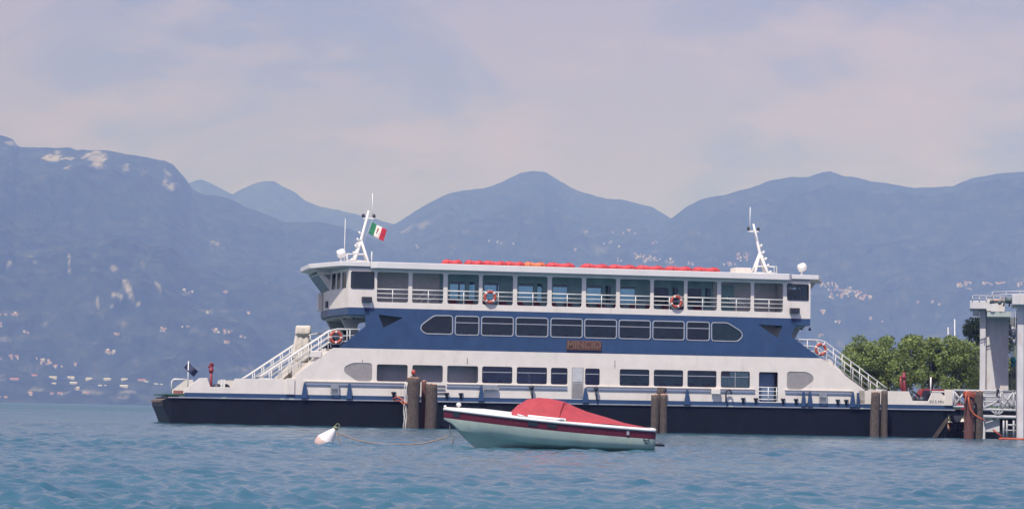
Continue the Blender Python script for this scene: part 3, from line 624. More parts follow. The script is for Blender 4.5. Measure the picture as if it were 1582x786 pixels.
while x < 11: b = MB(); b.box(x, x+.12, .5, 1.6, 4.8, 5.95); b.box(x+.121, x+.6, .5, 1.6, 5.15, 5.28); x += 1.05; fp(b, 'lounge_seat', MAROON)
b = MB(); b.box(fu(630, 6), fu(1160, 6), 3.4, 3.5, 4.81, 7.1); b.box(fu(628, 6), fu(631, 6), .12, BW-.12, 4.81, 7.1); b.box(fu(1160, 6), fu(1163, 6), .12, BW-.12, 4.81, 7.1); fp(b, 'lounge_wall', INNERD)
b = MB(); b.plate(grow(mr, -.04), (), .12, .14); fp(b, 'added_backing', mat('green_backing', (.10, .20, .19), .7, var=.2))  # backing added so the right shaped window looks lighter green
# stair flights seen through the triangular openings
def stair(b, x0, z0, x1, z1, v0, v1, n):
    for i in range(n):
        xa, za = x0+(x1-x0)*i/n, z0+(z1-z0)*i/n; dx = (x1-x0)/n*1.3; b.box(min(xa, xa+dx), max(xa, xa+dx), v0+.06, v1-.06, za, za+.04)
    d = .16 if x1 > x0 else -.16
    for v in (v0, v1-.05): b.plate([(x0-d, z0-.02), (x0+d*1.6, z0-.02), (x1+d*1.4, z1-.02), (x1-d, z1+.12)], (), v, v+.05)
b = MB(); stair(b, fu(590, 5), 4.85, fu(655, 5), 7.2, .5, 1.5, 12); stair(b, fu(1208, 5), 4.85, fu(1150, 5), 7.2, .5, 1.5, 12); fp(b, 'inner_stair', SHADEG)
for a_, c_, m_ in ((575, 640, SHADEG), (1160, 1222, WHITE)): b = MB(); b.box(fu(a_, 6), fu(c_, 6), 1.62, 1.68, 4.82, 7.1); fp(b, 'lightening_plate', m_)  # pale plates added to lighten the dark triangular openings
nplt = MB(); xa, xb = fu(875, 5.2), fu(928.5, 5.2); nplt.box(xa, xb, -.10, -.002, 4.97, 5.56); nb_ = fp(nplt, 'name_board', PLATEM, bevel=.02)
o = text_mesh('MINCIO', .62, LETTER, nb_, Matrix.Translation(((xa+xb)/2, -.108, 5.265)) @ TX @ Matrix.Diagonal((.98, 1, 1, 1)), .012, 'name_lettering', .006)
# upper deck
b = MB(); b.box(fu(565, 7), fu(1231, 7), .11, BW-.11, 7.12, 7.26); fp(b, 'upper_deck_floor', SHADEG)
opx = [(582.5, 631), (637, 685), (691.5, 740), (745.4, 792.7), (799, 846), (852.5, 899), (905.4, 952), (957.8, 1004.8), (1010, 1057), (1062, 1108), (1114, 1160), (1165, 1210)]
XS, XF = 14.75, 15.4
oh = [rr(fu(a, 8.5), fu(c, 8.5), 7.64, 9.46, .13) for a, c in opx]
sw = [[(UC+s*x, z) for x, z in rr(13.24, 14.58, 8.47, 9.42, .06)] for s in (-1, 1)]
b = both(MB(), [(UC-XS, ZU+.003), (UC+XS, ZU+.003), (UC+XS, 9.64), (UC-XS, 9.64)], oh+sw, .11); fp(b, 'upper_side_wall', WHITE)
for lp in sw:
    g = pane(lp, GLASS, .05, 'wheelhouse_window'); o = MB(); o.plate(grow(lp, .05), [grow(lp, -.01)], -.035, .03); o.build('window_frame', DKSTEEL, g)
for k, (a, c) in enumerate(opx):
    o = MB(); x0, x1 = fu(a, 8), fu(c, 8); xm = fu(a+(c-a)*(.52 if k else .5), 8)
    for z, r in ((8.42, .038), (8.16, .024), (7.90, .024)): rail(o, [(x0-.03, .05, z), (x1+.03, .05, z)], r)
    rail(o, [(xm, .05, 7.6), (xm, .05, 8.42)], .028); fp(o, 'deck_rail', RAIL)
# inner cabin with windows on both sides
ca, cb = fu(688, 8), fu(1111, 8)
ih = []; 
for k, (a, c) in enumerate(opx[2:10]):
    x0, x1 = fu(a, 8), fu(c, 8); ww = x1-x0
    ih.append(rr(x0+ww*.22, x0+ww*.70, 8.05, 9.08, .05))
    if k % 2 == 0 or k > 5: ih.append(rr(x0+ww*.84, x0+ww*1.02, 7.95, 9.1, .03))
b = MB(); b.plate([(ca, 7.27), (cb, 7.27), (cb, 9.6), (ca, 9.6)], ih, 1.5, 1.58); fp(b, 'cabin_wall', INNERD)
ih2 = [rr(x, x+2.45, 7.95, 9.5, .05) for x in np.arange(ca+.2, cb-2.5, 2.55)]
b = MB(); b.plate([(ca, 7.27), (cb, 7.27), (cb, 9.6), (ca, 9.6)], ih2, BW-1.58, BW-1.5); b.box(ca-.06, ca-.01, 1.5, BW-1.5, 7.27, 9.6); b.box(cb+.01, cb+.06, 1.5, BW-1.5, 7.27, 9.6); fp(b, 'cabin_far_wall', INNERD)
b = MB(); b.box(ca, cb, 1.53, 1.545, 8.0, 9.12); fp(b, 'cabin_glazing', GLASSB)
b = MB(); SWM = mat('stairwell_grey', (.50, .48, .45), .7, var=.1)
for q in ((UC-12.95, ca-.08, 1.5, 1.6), (cb+.08, UC+12.95, 1.5, 1.6), (UC-13.08, UC-12.98, .12, BW-.12), (UC+12.98, UC+13.08, .12, BW-.12)): b = MB(); b.box(*q, 7.27, 9.62); fp(b, 'stairwell_wall', SWM)
b = MB(); x = fu(1119, 8.5); b.box(x, x+1.1, 1.44, 1.49, 7.5, 9.3); fp(b, 'cabin_door', INNERD)
x = ca+.5
while x < cb-.6: b = MB(); b.box(x, x+.45, .75, 1.299, 7.3, 7.75); b.box(x, x+.45, 1.3, 1.4, 7.3, 8.02); x += 1.05; fp(b, 'deck_seat', MAROON)
b = MB()
for pts in (((640, 466, 660, 448), (648, 468, 668, 450), (655, 470, 676, 455)), ((1122, 458, 1140, 472), (1130, 460, 1150, 476), (1138, 462, 1158, 478))):
    for a, y0, c, y1 in pts:
        p, q = F(a, y0, .9), F(c, y1, .9); rail(b, [(p[0], .9, p[1]), (q[0], .9, q[1])], .035)
fp(b, 'stair_rail', RAIL)
# roof
b = MB(); b.slab([(UC-13.15, -.55), (UC+13.15, -.55), (UC+13.45, -.15), (UC+13.45, BW+.15), (UC+13.15, BW+.55), (UC-13.15, BW+.55), (UC-13.45, BW+.15), (UC-13.45, -.15)], ZR0, ZR1); fp(b, 'roof', ROOFW, bevel=.03)
b = MB(); b.box(UC-13, UC+13, .12, BW-.12, 9.60, 9.645); fp(b, 'ceiling', SHADEG)
for s in (-1, 1):
    def S(x): return UC+s*x
    b = MB(); b.slab([(S(13.46), -.15), (S(15.25), -.15), (S(16.75), 3.4), (S(16.75), BW-3.4), (S(15.25), BW+.15), (S(13.46), BW+.15)], 9.75, ZR1-.004); wr = fp(b, 'wheelhouse_roof', ROOFW, bevel=.03)
    b = MB(); b.slab([(S(13.3), .12), (S(14.7), .12), (S(15.35), 3.5), (S(16.3), 3.5), (S(16.3), 7.5), (S(15.35), 7.5), (S(14.7), BW-.12), (S(13.3), BW-.12)], 9.62, 9.745); fp(b, 'wheelhouse_ceiling', ROOFW)
    # facets with three tall windows, front wall, raked screen
    p0, p1, p2, p3 = (S(XS), 0), (S(XF), 3.5), (S(XF), 7.5), (S(XS), BW)
    W_ = [[], []]
    for k, (a, c) in enumerate(((p0, p1), (p3, p2))):
        m = frame((a[0], a[1], 0), (c[0]-a[0], c[1]-a[1], 0)); ln = math.hypot(c[0]-a[0], c[1]-a[1]); sg = (1 if m.inverted().to_3x3() @ Vector((S(0)-a[0], 0, 0)) else 1)
        ydir = (m.to_3x3() @ Vector((0, 1, 0))).x*s; t0, t1 = (0, .1) if ydir < 0 else (-.1, 0)
        hs = [rr(ln*f0, ln*f1, 8.45, 9.45, .05) for f0, f1 in ((.13, .36), (.44, .64), (.70, .92))]
        o = MB(); o.plate([(.05, ZU+.004), (ln, ZU+.004), (ln, 9.61), (.05, 9.61)], hs, t0, t1, m); fp(o, 'wheelhouse_wall', WHITE)
        for h in hs:
            o = MB(); o.plate(h, (), .045 if t1 > 0 else -.055, .055 if t1 > 0 else -.045, m); fp(o, 'wheelhouse_window', GLASS)
    x_ = S(XF); fx0, fx1 = min(x_, x_-s*.1), max(x_, x_-s*.1)
    b = MB(); b.box(fx0, fx1, 3.52, 7.48, ZU+.004, 8.42); fp(b, 'wheelhouse_front_wall', WHITE)
    # raked windscreen bay with triangular cheeks
    m = frame((S(XF), 3.55, 8.44), (0, 1, 0), (s*.85, 0, 1.1)); hs = [rr(.12+i*.96, .12+i*.96+.84, .06, 1.18, .05) for i in range(4)]
    yd = (m.to_3x3() @ Vector((0, 1, 0))).x*s; t0, t1 = (0, .07) if yd < 0 else (-.07, 0)
    o = MB(); o.plate([(0, 0), (3.9, 0), (3.9, 1.3), (0, 1.3)], hs, t0, t1, m); fp(o, 'windscreen_frame', SHADEG)
    for h in hs:
        o = MB(); o.plate(h, (), (t0+t1)/2-.006, (t0+t1)/2+.006, m); fp(o, 'windscreen', GLASS)
    for v in (3.5, 7.44):
        tri = [(S(XF-.35), 8.46), (S(XF), 8.46), (S(16.28), 9.6), (S(XF-.35), 9.6)]; ht = [(S(XF-.22), 9.42), (S(XF+.42), 9.42), (S(XF-.22), 8.85)]
        o = MB(); o.plate(tri, [ht], v, v+.05); fp(o, 'bay_cheek', WHITE); o = MB(); o.plate(ht, (), v+.02, v+.03); fp(o, 'cheek_window', GLASS)
    b = MB(); b.plate([(S(XF+.02), 7.3), (S(XF+.3), 7.3), (S(XF+.3), 8.4), (S(XF+.02), 8.4)], (), 6.6, 7.3); fp(b, 'front_locker', WHITE, bevel=.03)
    b = MB(); b.box(min(S(XF+.01), S(XF+.10)), max(S(XF+.01), S(XF+.10)), 4.2, 4.9, 7.4, 7.8); fp(b, 'front_lamp_box', DKSTEEL)
    # blue floor rim under the wheelhouse and its knees
    b = MB(); b.slab([(S(13.45), 0), (S(XS), 0), (S(XF), 3.5), (S(XF), 7.5), (S(XS), BW), (S(13.45), BW)], 6.84, ZU); fp(b, 'wheelhouse_floor_rim', BLUE)
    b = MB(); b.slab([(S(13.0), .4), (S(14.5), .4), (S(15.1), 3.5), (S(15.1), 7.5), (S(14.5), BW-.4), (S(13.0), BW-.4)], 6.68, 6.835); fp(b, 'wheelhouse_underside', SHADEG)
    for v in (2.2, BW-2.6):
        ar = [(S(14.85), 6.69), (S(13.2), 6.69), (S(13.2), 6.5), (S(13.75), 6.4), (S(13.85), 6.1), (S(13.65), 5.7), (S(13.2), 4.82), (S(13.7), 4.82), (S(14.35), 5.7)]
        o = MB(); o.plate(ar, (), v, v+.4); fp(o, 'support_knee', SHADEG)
    b = MB(); b.box(min(S(14.0), S(14.62)), max(S(14.0), S(14.62)), -.32, -.002, 7.56, 7.93) if False else b.box(min(S(13.35), S(13.95)), max(S(13.35), S(13.95)), -.30, -.002, 7.60, 7.92); fp(b, 'side_lamp_box', DKSTEEL, bevel=.02)
    for x, z in ((14.9, 6.62), (14.35, 6.66)):
        b = MB(); b.ball((S(x), .5, z), .09); b.tube([(S(x), .5, z), (S(x), .5, z+.16)], .03, 6); fp(b, 'deck_lamp', DKSTEEL)
    # landing at the head of the stairs, stairs and rails on both sides
    for near in (True, False):
        v0, v1 = (.12, 1.25) if near else (BW-1.25, BW-.12)
        b = MB(); b.box(min(S(13.9), S(15.65)), max(S(13.9), S(15.65)), v0, v1, 4.68, 4.79) if False else b.box(min(S(15.35), S(16.05)), max(S(15.35), S(16.05)), v0, v1, 4.60, 4.72); stair(b, S(19.0), 1.8, S(15.95), 4.66, v0, v1, 14)
        fp(b, 'outer_stair', WHITE)
        for v in ((v0-.02, v1+.02) if near else (v0-.02, v1+.02)):
            o = MB()
            off = 0. if near else 0.
            P = [(19.95, 2.86), (20.0, 2.98), (19.75, 3.12), (15.75, 5.86), (15.35, 5.95), (14.0, 5.95)]
            o.tube([(S(19.2), v, 2.86)]+[(S(x), v, z) for x, z in P], .036, 6)
            for q in (.35, .68): o.tube([(S(19.3), v, 3.12-q+.25), (S(15.75), v, 5.86-q), (S(14.2), v, 5.93-q)], .024, 6)
            for i in range(7):
                t = i/6; x = 19.3+(15.75-19.3)*t; z = 3.43+(5.86-3.43)*t; o.tube([(S(x), v, z), (S(x), v, z-1.05)], .026, 6)
            o.tube([(S(14.6), v, 5.95), (S(14.6), v, 4.9)], .026, 6)
            fp(o, 'stair_handrail', RAIL)
    # mast: A-frame, horns, crossbar with lamps, aerial, ladder guard
    mu, mv = S(13.2), BW/2
    top = Vector((S(12.76), mv, 13.65)); kn = Vector((S(13.22), mv, 11.75)); b = MB(); b.smooth = True
    foot1, foot2, foot3, foot4 = Vector((S(13.8), mv-.45, ZR1)), Vector((S(13.8), mv+.45, ZR1)), Vector((S(12.68), mv-.45, ZR1)), Vector((S(12.68), mv+.45, ZR1))
    b.tube([kn+Vector((s*.3, 0, -.35)), kn, top], [.12, .10, .07], 8)
    for f_, r_ in ((foot1, .10), (foot2, .10), (foot3, .085), (foot4, .085)): b.tube([f_, kn], r_, 8)
    for z in (.35, .75): 
        t = z/1.56
        for a_, b_ in ((foot1, foot3), (foot2, foot4), (foot1, foot2), (foot3, foot4)): b.tube([a_.lerp(kn, t), b_.lerp(kn, t)], .04, 6)
    b.smooth = False; b.box(min(S(12.9), S(13.6)), max(S(12.9), S(13.6)), mv-.3, mv+.3, ZR1, ZR1+.28)
    mast = fp(b, 'mast', RAIL)
    for i in range(5):
        t = i/4; p = Vector((S(13.62), mv-.40, ZR1+.42)).lerp(Vector((S(13.12), mv, 12.2)), t)
        o = MB(); o.tube([p+Vector((s*.0, 0, 0)), p+Vector((s*.20, 0, .0)), p+Vector((s*.22, 0, .12))], [.045, .055, .085], 8); o.build('signal_lamp', RAIL, mast)
    o = MB(); o.box(top.x-.36, top.x+.36, mv-.05, mv+.05, 13.12, 13.20); o.box(top.x-.05, top.x+.05, mv-.4, mv+.4, 13.12, 13.2); o.build('crossbar', RAIL, mast)
    for dx in (-.34, .34):
        o = MB(); o.lathe([(.06, 0), (.10, .05), (.10, .17), (.05, .24)], 10, Matrix.Translation((top.x+dx, mv, 13.2))); o.build('mast_lamp', DKSTEEL, mast)
    o = MB(); o.tube([(top.x-s*.24, mv, 13.2), (top.x-s*.22, mv, 14.75)], .026, 6); o.build('aerial', RAIL, mast)
    o = MB()
    for v in (mv-.7, mv-.2):
        o.tube([(S(14.15), v, ZR1), (S(14.15), v, ZR1+.8), (S(13.6), v, ZR1+.8)], .03, 6); o.tube([(S(14.15), v, ZR1+.4), (S(13.6), v, ZR1+.4)], .022, 6)
    o.build('guard_rail', RAIL, mast)
    # searchlight
    lx = S(14.95); o = MB(); o.tube([(lx, 2.2, ZR1-.02), (lx, 2.2, ZR1+.42)], .07, 8); o.lathe([(.16, -.24), (.24, -.2), (.27, 0), (.26, .18), (.2, .27), (.05, .3)], 16, Matrix.Translation((lx, 2.2, ZR1+.62)) @ Matrix.Rotation(R(70), 4, 'Y') ); fp(o, 'searchlight', RAIL)
b = MB(); u_ = fu(531.5, 10, 5.5); b.tube([(u_, 5.5, ZR1), (u_+.02, 5.5, 13.1)], [.035, .018], 6); fp(b, 'whip_aerial', RAIL)
b = MB(); u_ = fu(574, 10, 1.5); b.tube([(u_, 1.5, ZR1), (u_, 1.5, ZR1+.75)], .03, 6); fp(b, 'roof_post', RAIL)
b = MB(); b.box(fu(1137, 10, 3), fu(1161, 10, 3), 3, 4.2, ZR1+.003, ZR1+.55); fp(b, 'roof_locker', CREAM, bevel=.03)
# white box and grating on the left stair, canvas-covered gear
b = MB(); u_, z_ = F(487.5, 547, .2); b.box(u_-.33, u_+.33, -.02, .45, z_-.2, z_+.2); fp(b, 'stair_locker', WHITE, bevel=.03)
b = MB(); u0_, z0_ = F(449, 538, 9); u1_, z1_ = F(479, 503, 9)
secs = []
for i, (k, ins, ty) in enumerate(((0, .0, 0), (.3, .03, .05), (.5, .05, .02), (.68, .10, .06), (.745, .13, .08), (.76, .0, -.06), (.80, -.03, -.09), (.93, -.02, -.08), (.985, .03, -.03), (1., .12, .06))):
    z = z0_-.9+(z1_-z0_+.9)*k; x0, x1 = u0_-.05+.34*k+ins*.5+.03*math.sin(k*17), u1_-ins+.02*math.sin(k*13); w_ = x1-x0
    secs.append([(x0, 8.5+ty, z), (x0+.04, 8.38+ty, z), (x0+w_*.25, 8.44+ty, z-.02), (x0+w_*.42, 8.36+ty, z-.05), (x0+w_*.6, 8.45+ty, z-.06), (x0+w_*.8, 8.37+ty, z-.01), (x1-.04, 8.40+ty, z), (x1, 8.5+ty, z+.02), (x1, 9.5, z), (x0, 9.5, z)])
b.smooth = True; b.loft(secs, closed=True, caps=True)
cv = b.build('covered_gear', CREAM, None, mw=FM); sv = cv.modifiers.new('sub', 'SUBSURF'); sv.levels = sv.render_levels = 1; tag(cv, 'tall deck gear wrapped in cream canvas behind the left stair rails', 'covered gear')
b = MB(); b.box(u0_+.2, u1_, 8.3, 9.6, 1.79, z0_-.9); fp(b, 'gear_pedestal', WHITE)

def LM(u, v, z, rot=None):
    m = FM @ Matrix.Translation((u, v, z)); return m @ rot if rot else m
# life rings
def life_ring():
    r = empty('life_ring'); b = MB(); b.tube([(.32*math.cos(a), 0, .32*math.sin(a)) for a in [i*math.pi/16 for i in range(32)]], .085, 10, closed=True); b.build('ring', RINGR, r)
    for k in range(4):
        b = MB(); a0 = math.pi/4+k*math.pi/2; b.tube([(.32*math.cos(a), 0, .32*math.sin(a)) for a in (a0-.14, a0-.05, a0+.05, a0+.14)], .091, 10); b.build('band', RINGW, r)
    b = MB(); pts = []
    for i in range(32):
        a = i*math.pi/16; rr_ = .435+.02*math.cos(4*a); pts.append((rr_*math.cos(a), -.02, rr_*math.sin(a)))
    b.tube(pts, .011, 5, closed=True); b.build('grab_line', ROPEW, r)
    return r
lr = life_ring()
for i, (px, py, v, lab) in enumerate(((757, 459, -.12, 'orange life ring on the upper deck rail, nearer the left mast'), (1045, 466, -.12, 'orange life ring on the upper deck rail, nearer the right mast'), (519, 521, .0, 'orange life ring at the head of the left outer stair'), (1268, 539.5, .0, 'orange life ring at the head of the right outer stair'))):
    o = lr if i == 0 else copy_tree(lr); u_, z_ = F(px, py, v); o.matrix_world = LM(u_, v, z_, Matrix.Rotation(i*.4, 4, 'Y')); tag(o, lab, 'life ring', 'orange life rings on the ferry')
# red life floats on the roof
def life_float(L_, m):
    r = empty('life_float'); b = MB(); b.smooth = True; secs = []
    for i in range(9):
        t = i/8; x = -L_/2+L_*t; k = (1-(abs(2*t-1))**6*.35); g_ = .04*math.sin(t*9)
        secs.append([(x, y*k, .003 if z < .05 else (z+g_)*k) for y, z in ((-.55, 0), (-.6, .12), (-.5, .24), (-.2, .29), (.2, .3), (.5, .24), (.6, .12), (.55, 0))])
    b.loft(secs, closed=True, caps=True); b.build('cover', m, r)
    for x in (-L_*.28, L_*.28):
        b = MB(); b.tube([(x, -.62, .02), (x, -.62, .14), (x, -.5, .275), (x, 0, .335), (x, .5, .275), (x, .62, .02)], .02, 5); b.build('strap', mat('strap_dark_red', (.35, .03, .04), .7), r)
    return r
fl = [(698, 30, 0), (732, 28, 0), (763, 36, 0), (794, 30, 0), (825, 34, 1), (865, 44, 0)]
fr_ = [(918, 42), (960, 42), (1003, 44), (1047, 42), (1090, 42)]
names = ['short separate one at the left end', 'second from the left', 'third from the left', 'fourth one, left of the orange one', 'orange tinted one', 'last before the gap', 'first one right of the gap', 'second one right of the gap', 'middle one of the right row', 'second from the right end', 'right end one of the row']
protos = {}
for i, (px, wd, k) in enumerate(fl+[(a, c, 0) for a, c in fr_]):
    key = (wd, k)
    if key not in protos: protos[key] = life_float(wd/24.6-.04, REDO if k else RED); o = protos[key]
    else: o = copy_tree(protos[key])
    o.matrix_world = LM(fu(px, 10.2, .35), .35, ZR1+.002, Matrix.Rotation(rnd.uniform(-.02, .02), 4, 'Z'))
    tag(o, 'red life float on the ferry roof, '+names[i] if not k else 'orange tinted covered life float on the ferry roof among the red ones', 'life float', 'covered life floats on the ferry roof')
# flags
def flag(name, M0, w_, h_, mats, n=24, amp=.09, ph=0., droop=.25):
    b = MB(); b.smooth = True; nz = 8; V = []
    for i in range(n+1):
        t = i/n; V.append([b.bm.verts.new(M0 @ Vector((w_*t, amp*math.sin(t*7+ph+j*.12)*t**.5, -h_*j/nz - droop*t*w_*(1+.15*math.sin(t*5))))) for j in range(nz+1)])
    for i in range(n):
        for j in range(nz):
            b.mi = 0 if len(mats) == 1 else min(2, int(3*(i+.5)/n)); b.face((V[i][j], V[i+1][j], V[i+1][j+1], V[i][j+1]))
    o = b.build(name, mats, None); sm = o.modifiers.new('thick', 'SOLIDIFY'); sm.thickness = .012; return o
u_, z_ = F(574.8, 342.5, 5.1); M0 = FM @ Matrix.Translation((u_, 5.1, z_)) @ Matrix.Rotation(R(16), 4, 'Y')
fo = flag('ensign_flag', M0, 1.06, .76, [mat('flag_green', (.03, .22, .10), .8), mat('flag_white', (.75, .70, .62), .8), mat('flag_red', (.62, .04, .07), .8)], droop=.22)
tag(fo, 'green, white and red ensign with a crest flying from the left mast', 'flag')
CQ = [mat('crest_red', (.40, .07, .05), .8), mat('crest_ochre', (.45, .30, .10), .8), mat('crest_dark', (.10, .10, .14), .8)]
b = MB()
for (x0, x1, z0, z1, k) in ((.45, .56, -.44, -.30, 0), (.56, .67, -.44, -.30, 2), (.45, .56, -.60, -.44, 2), (.56, .67, -.60, -.44, 1), (.48, .64, -.67, -.60, 0), (.46, .66, -.30, -.25, 1)):
    b.mi = k
    for dy in (-.055, .055): b.box(x0, x1, dy-.003 + (-.03 if dy < 0 else .03)*0, dy+.003, z0-.02, z1-.02, M0)
cr_ = b.build('crest', CQ, None); cr_.parent = fo
u_, _ = F(291, 560); M0 = FM @ Matrix.Translation((u_+.03, .3, 3.78)) @ Matrix.Rotation(R(38), 4, 'Y')
fo = flag('bow_flag', M0, .80, .42, [mat('flag_navy', (.04, .05, .10), .8)], droop=.1); tag(fo, 'small dark flag hanging on the white pole at the left end of the ferry', 'flag')
# ensign staff line
b = MB(); p, q = F(575, 340, 5.1), F(562, 374, 5.1); b.tube([(p[0], 5.1, p[1]), (q[0], 5.1, q[1])], .012, 5); fp(b, 'flag_halyard', ROPEW)

# ------------------------------------------------------------------ piles
def pile(px0, px1, top, Y, m, label, tilt=0., topm=WOODTOP, seed=0, name='mooring_pile', cat='pile', group='timber mooring piles in front of the ferry'):
    g = random.Random(seed+int(px0)); c = water_at((px0+px1)/2, Y); zt = at((px0+px1)/2, top, Y).z; r = (px1-px0)/2/FPX*Y
    b = MB(); b.smooth = True; n = 16; rings = []; K = 14
    for k in range(K+1):
        t = k/K; z = -1.5+(zt+1.5)*t; rk = r*(1.04-.07*t); ring = []
        for j in range(n):
            a = 2*math.pi*j/n; q = rk*(1+.045*math.sin(3*a+k*.5+seed)+g.uniform(-.035, .035)); ring.append(b.bm.verts.new((q*math.cos(a)+tilt*(z), q*math.sin(a), z+(g.uniform(-.04, .04) if k == K else 0))))
        rings.append(ring)
    for A, B_ in zip(rings, rings[1:]):
        for j in range(n): b.face((A[j], A[(j+1) % n], B_[(j+1) % n], B_[j]))
    b.mi = 1; b.smooth = False
    cv = b.bm.verts.new((tilt*zt, 0, zt+.05))
    for j in range(n): b.face((rings[-1][j], rings[-1][(j+1) % n], cv))
    o = b.build(name, [m, topm]); o.location = c; tag(o, label, cat, group); return o, c, zt, r
p1, c1, z1, r1 = pile(626.5, 648, 583, 136.2, WOOD, 'thick grey-brown pile with a red lamp on top, left of its trio', seed=1)
pile(650, 657.5, 588, 137.0, WOODR, 'slender reddish pile squeezed between two thick grey ones', seed=2)
pile(656.5, 675, 593, 136.4, WOOD, 'thick pale pile, right one of the trio near the speedboat bow', seed=3)
pile(1005, 1017.5, 609.5, 138.2, WOOD, 'knotty brown pile just behind the speedboat stern', tilt=.012, seed=4)
pile(1018.5, 1030.5, 609, 138.4, WOOD, 'right front pile of the trio behind the speedboat stern', tilt=.006, seed=5)
pile(1014, 1027, 599, 139.3, WOOD, 'tallest back pile of the trio behind the speedboat stern', seed=6, topm=WOOD)
pile(1344, 1358.5, 605.5, 143.3, WOOD, 'brown pile with an orange cap, below the foot of the right stair', tilt=.02, seed=7)
pile(1361, 1371.5, 604.5, 143.5, WOOD, 'pale flaking pile standing right of the orange-capped one', tilt=-.004, seed=8, topm=WOOD)
p9, c9, z9, r9 = pile(1489.5, 1504.5, 604, 140.5, WOODR, 'rust-brown pile wrapped in orange rope beside the dock', seed=9)
pile(1505, 1518.5, 604, 141.2, WOOD, 'dark brown pile between the rope-wrapped pile and the white pylon', seed=10)
# red lamp on the first pile
lp_ = empty('pile_lamp', loc=c1+Vector((0, 0, z1+.03))); b = MB(); b.lathe([(.16, 0), (.16, .06), (.05, .08), (.05, .16)], 12); b.build('lamp_base', DKSTEEL, lp_)
b = MB(); b.lathe([(.09, .14), (.13, .18), (.14, .32), (.10, .42), (.02, .46)], 14); b.build('lens', mat('red_lens', (.42, .07, .05), .3), lp_); tag(lp_, 'red lamp standing on top of the left thick pile', 'lamp')
# white rope and ladder hanging on the first pile
b = MB()
for dx, ph in ((-.42, 0), (-.50, 1.3), (-.36, 2.)):
    b.tube([c1+Vector((dx*1.0+.03*math.sin(i*1.7+ph), -.25, z1-.3-i*.29)) for i in range(11)], .028, 6)
o = b.build('hanging_rope', ROPEW); tag(o, 'white frayed rope hanging down the left side of the thick lamp pile', 'rope')
b = MB(); b.tube([c1+Vector((-1.2, .35, 1.72)), c1+Vector((-.95, .1, 1.85)), c1+Vector((-.6, -.1, 1.7)), c1+Vector((-.42, -.3, 1.45)), c1+Vector((-.3, -.40, 1.5))], .055, 7)
b.tube([c1+Vector((-1.15, .35, 1.65)), c1+Vector((-.8, .1, 1.62)), c1+Vector((-.45, -.25, 1.35))], .045, 7)
o = b.build('mooring_line', ORANGE); tag(o, 'orange rope running from the ferry deck edge to the lamp pile', 'rope')
# orange rope around the dock pile and down to the floating boom
b = MB()
for k in range(3): b.tube([c9+Vector(((r9+.05)*math.cos(a), (r9+.05)*math.sin(a), z9-.12-k*.09+.06*math.sin(2*a))) for a in [i*math.pi/10 for i in range(20)]], .05, 6, closed=True)
pts = [(1496, 612), (1497, 622), (1499, 632), (1505, 640), (1513, 645), (1521, 649)]
b.tube([at(x, y, 140.0-.02*i) for i, (x, y) in enumerate(pts)], .06, 6); b.tube([at(x, y, 140.0) for x, y in ((1493, 606), (1491.5, 616), (1490.5, 628))], .05, 6)
o = b.build('mooring_line', ORANGE); tag(o, 'orange rope wound round the rust-brown dock pile', 'rope')
b = MB()
for i in range(34):
    x = 1546+i*2.6; p = water_at(x, 138.8+.3*math.sin(i*.4)); p.z = .06; b.ball(p, .12, (1.1, .9, .8), 8)
b.tube([at(1534, 663, 139.), at(1540, 668, 139.), at(1548, 674, 139.)], .06, 6)
o = b.build('floating_boom', ORANGE); tag(o, 'orange floating line on the water at the foot of the dock', 'floating boom')

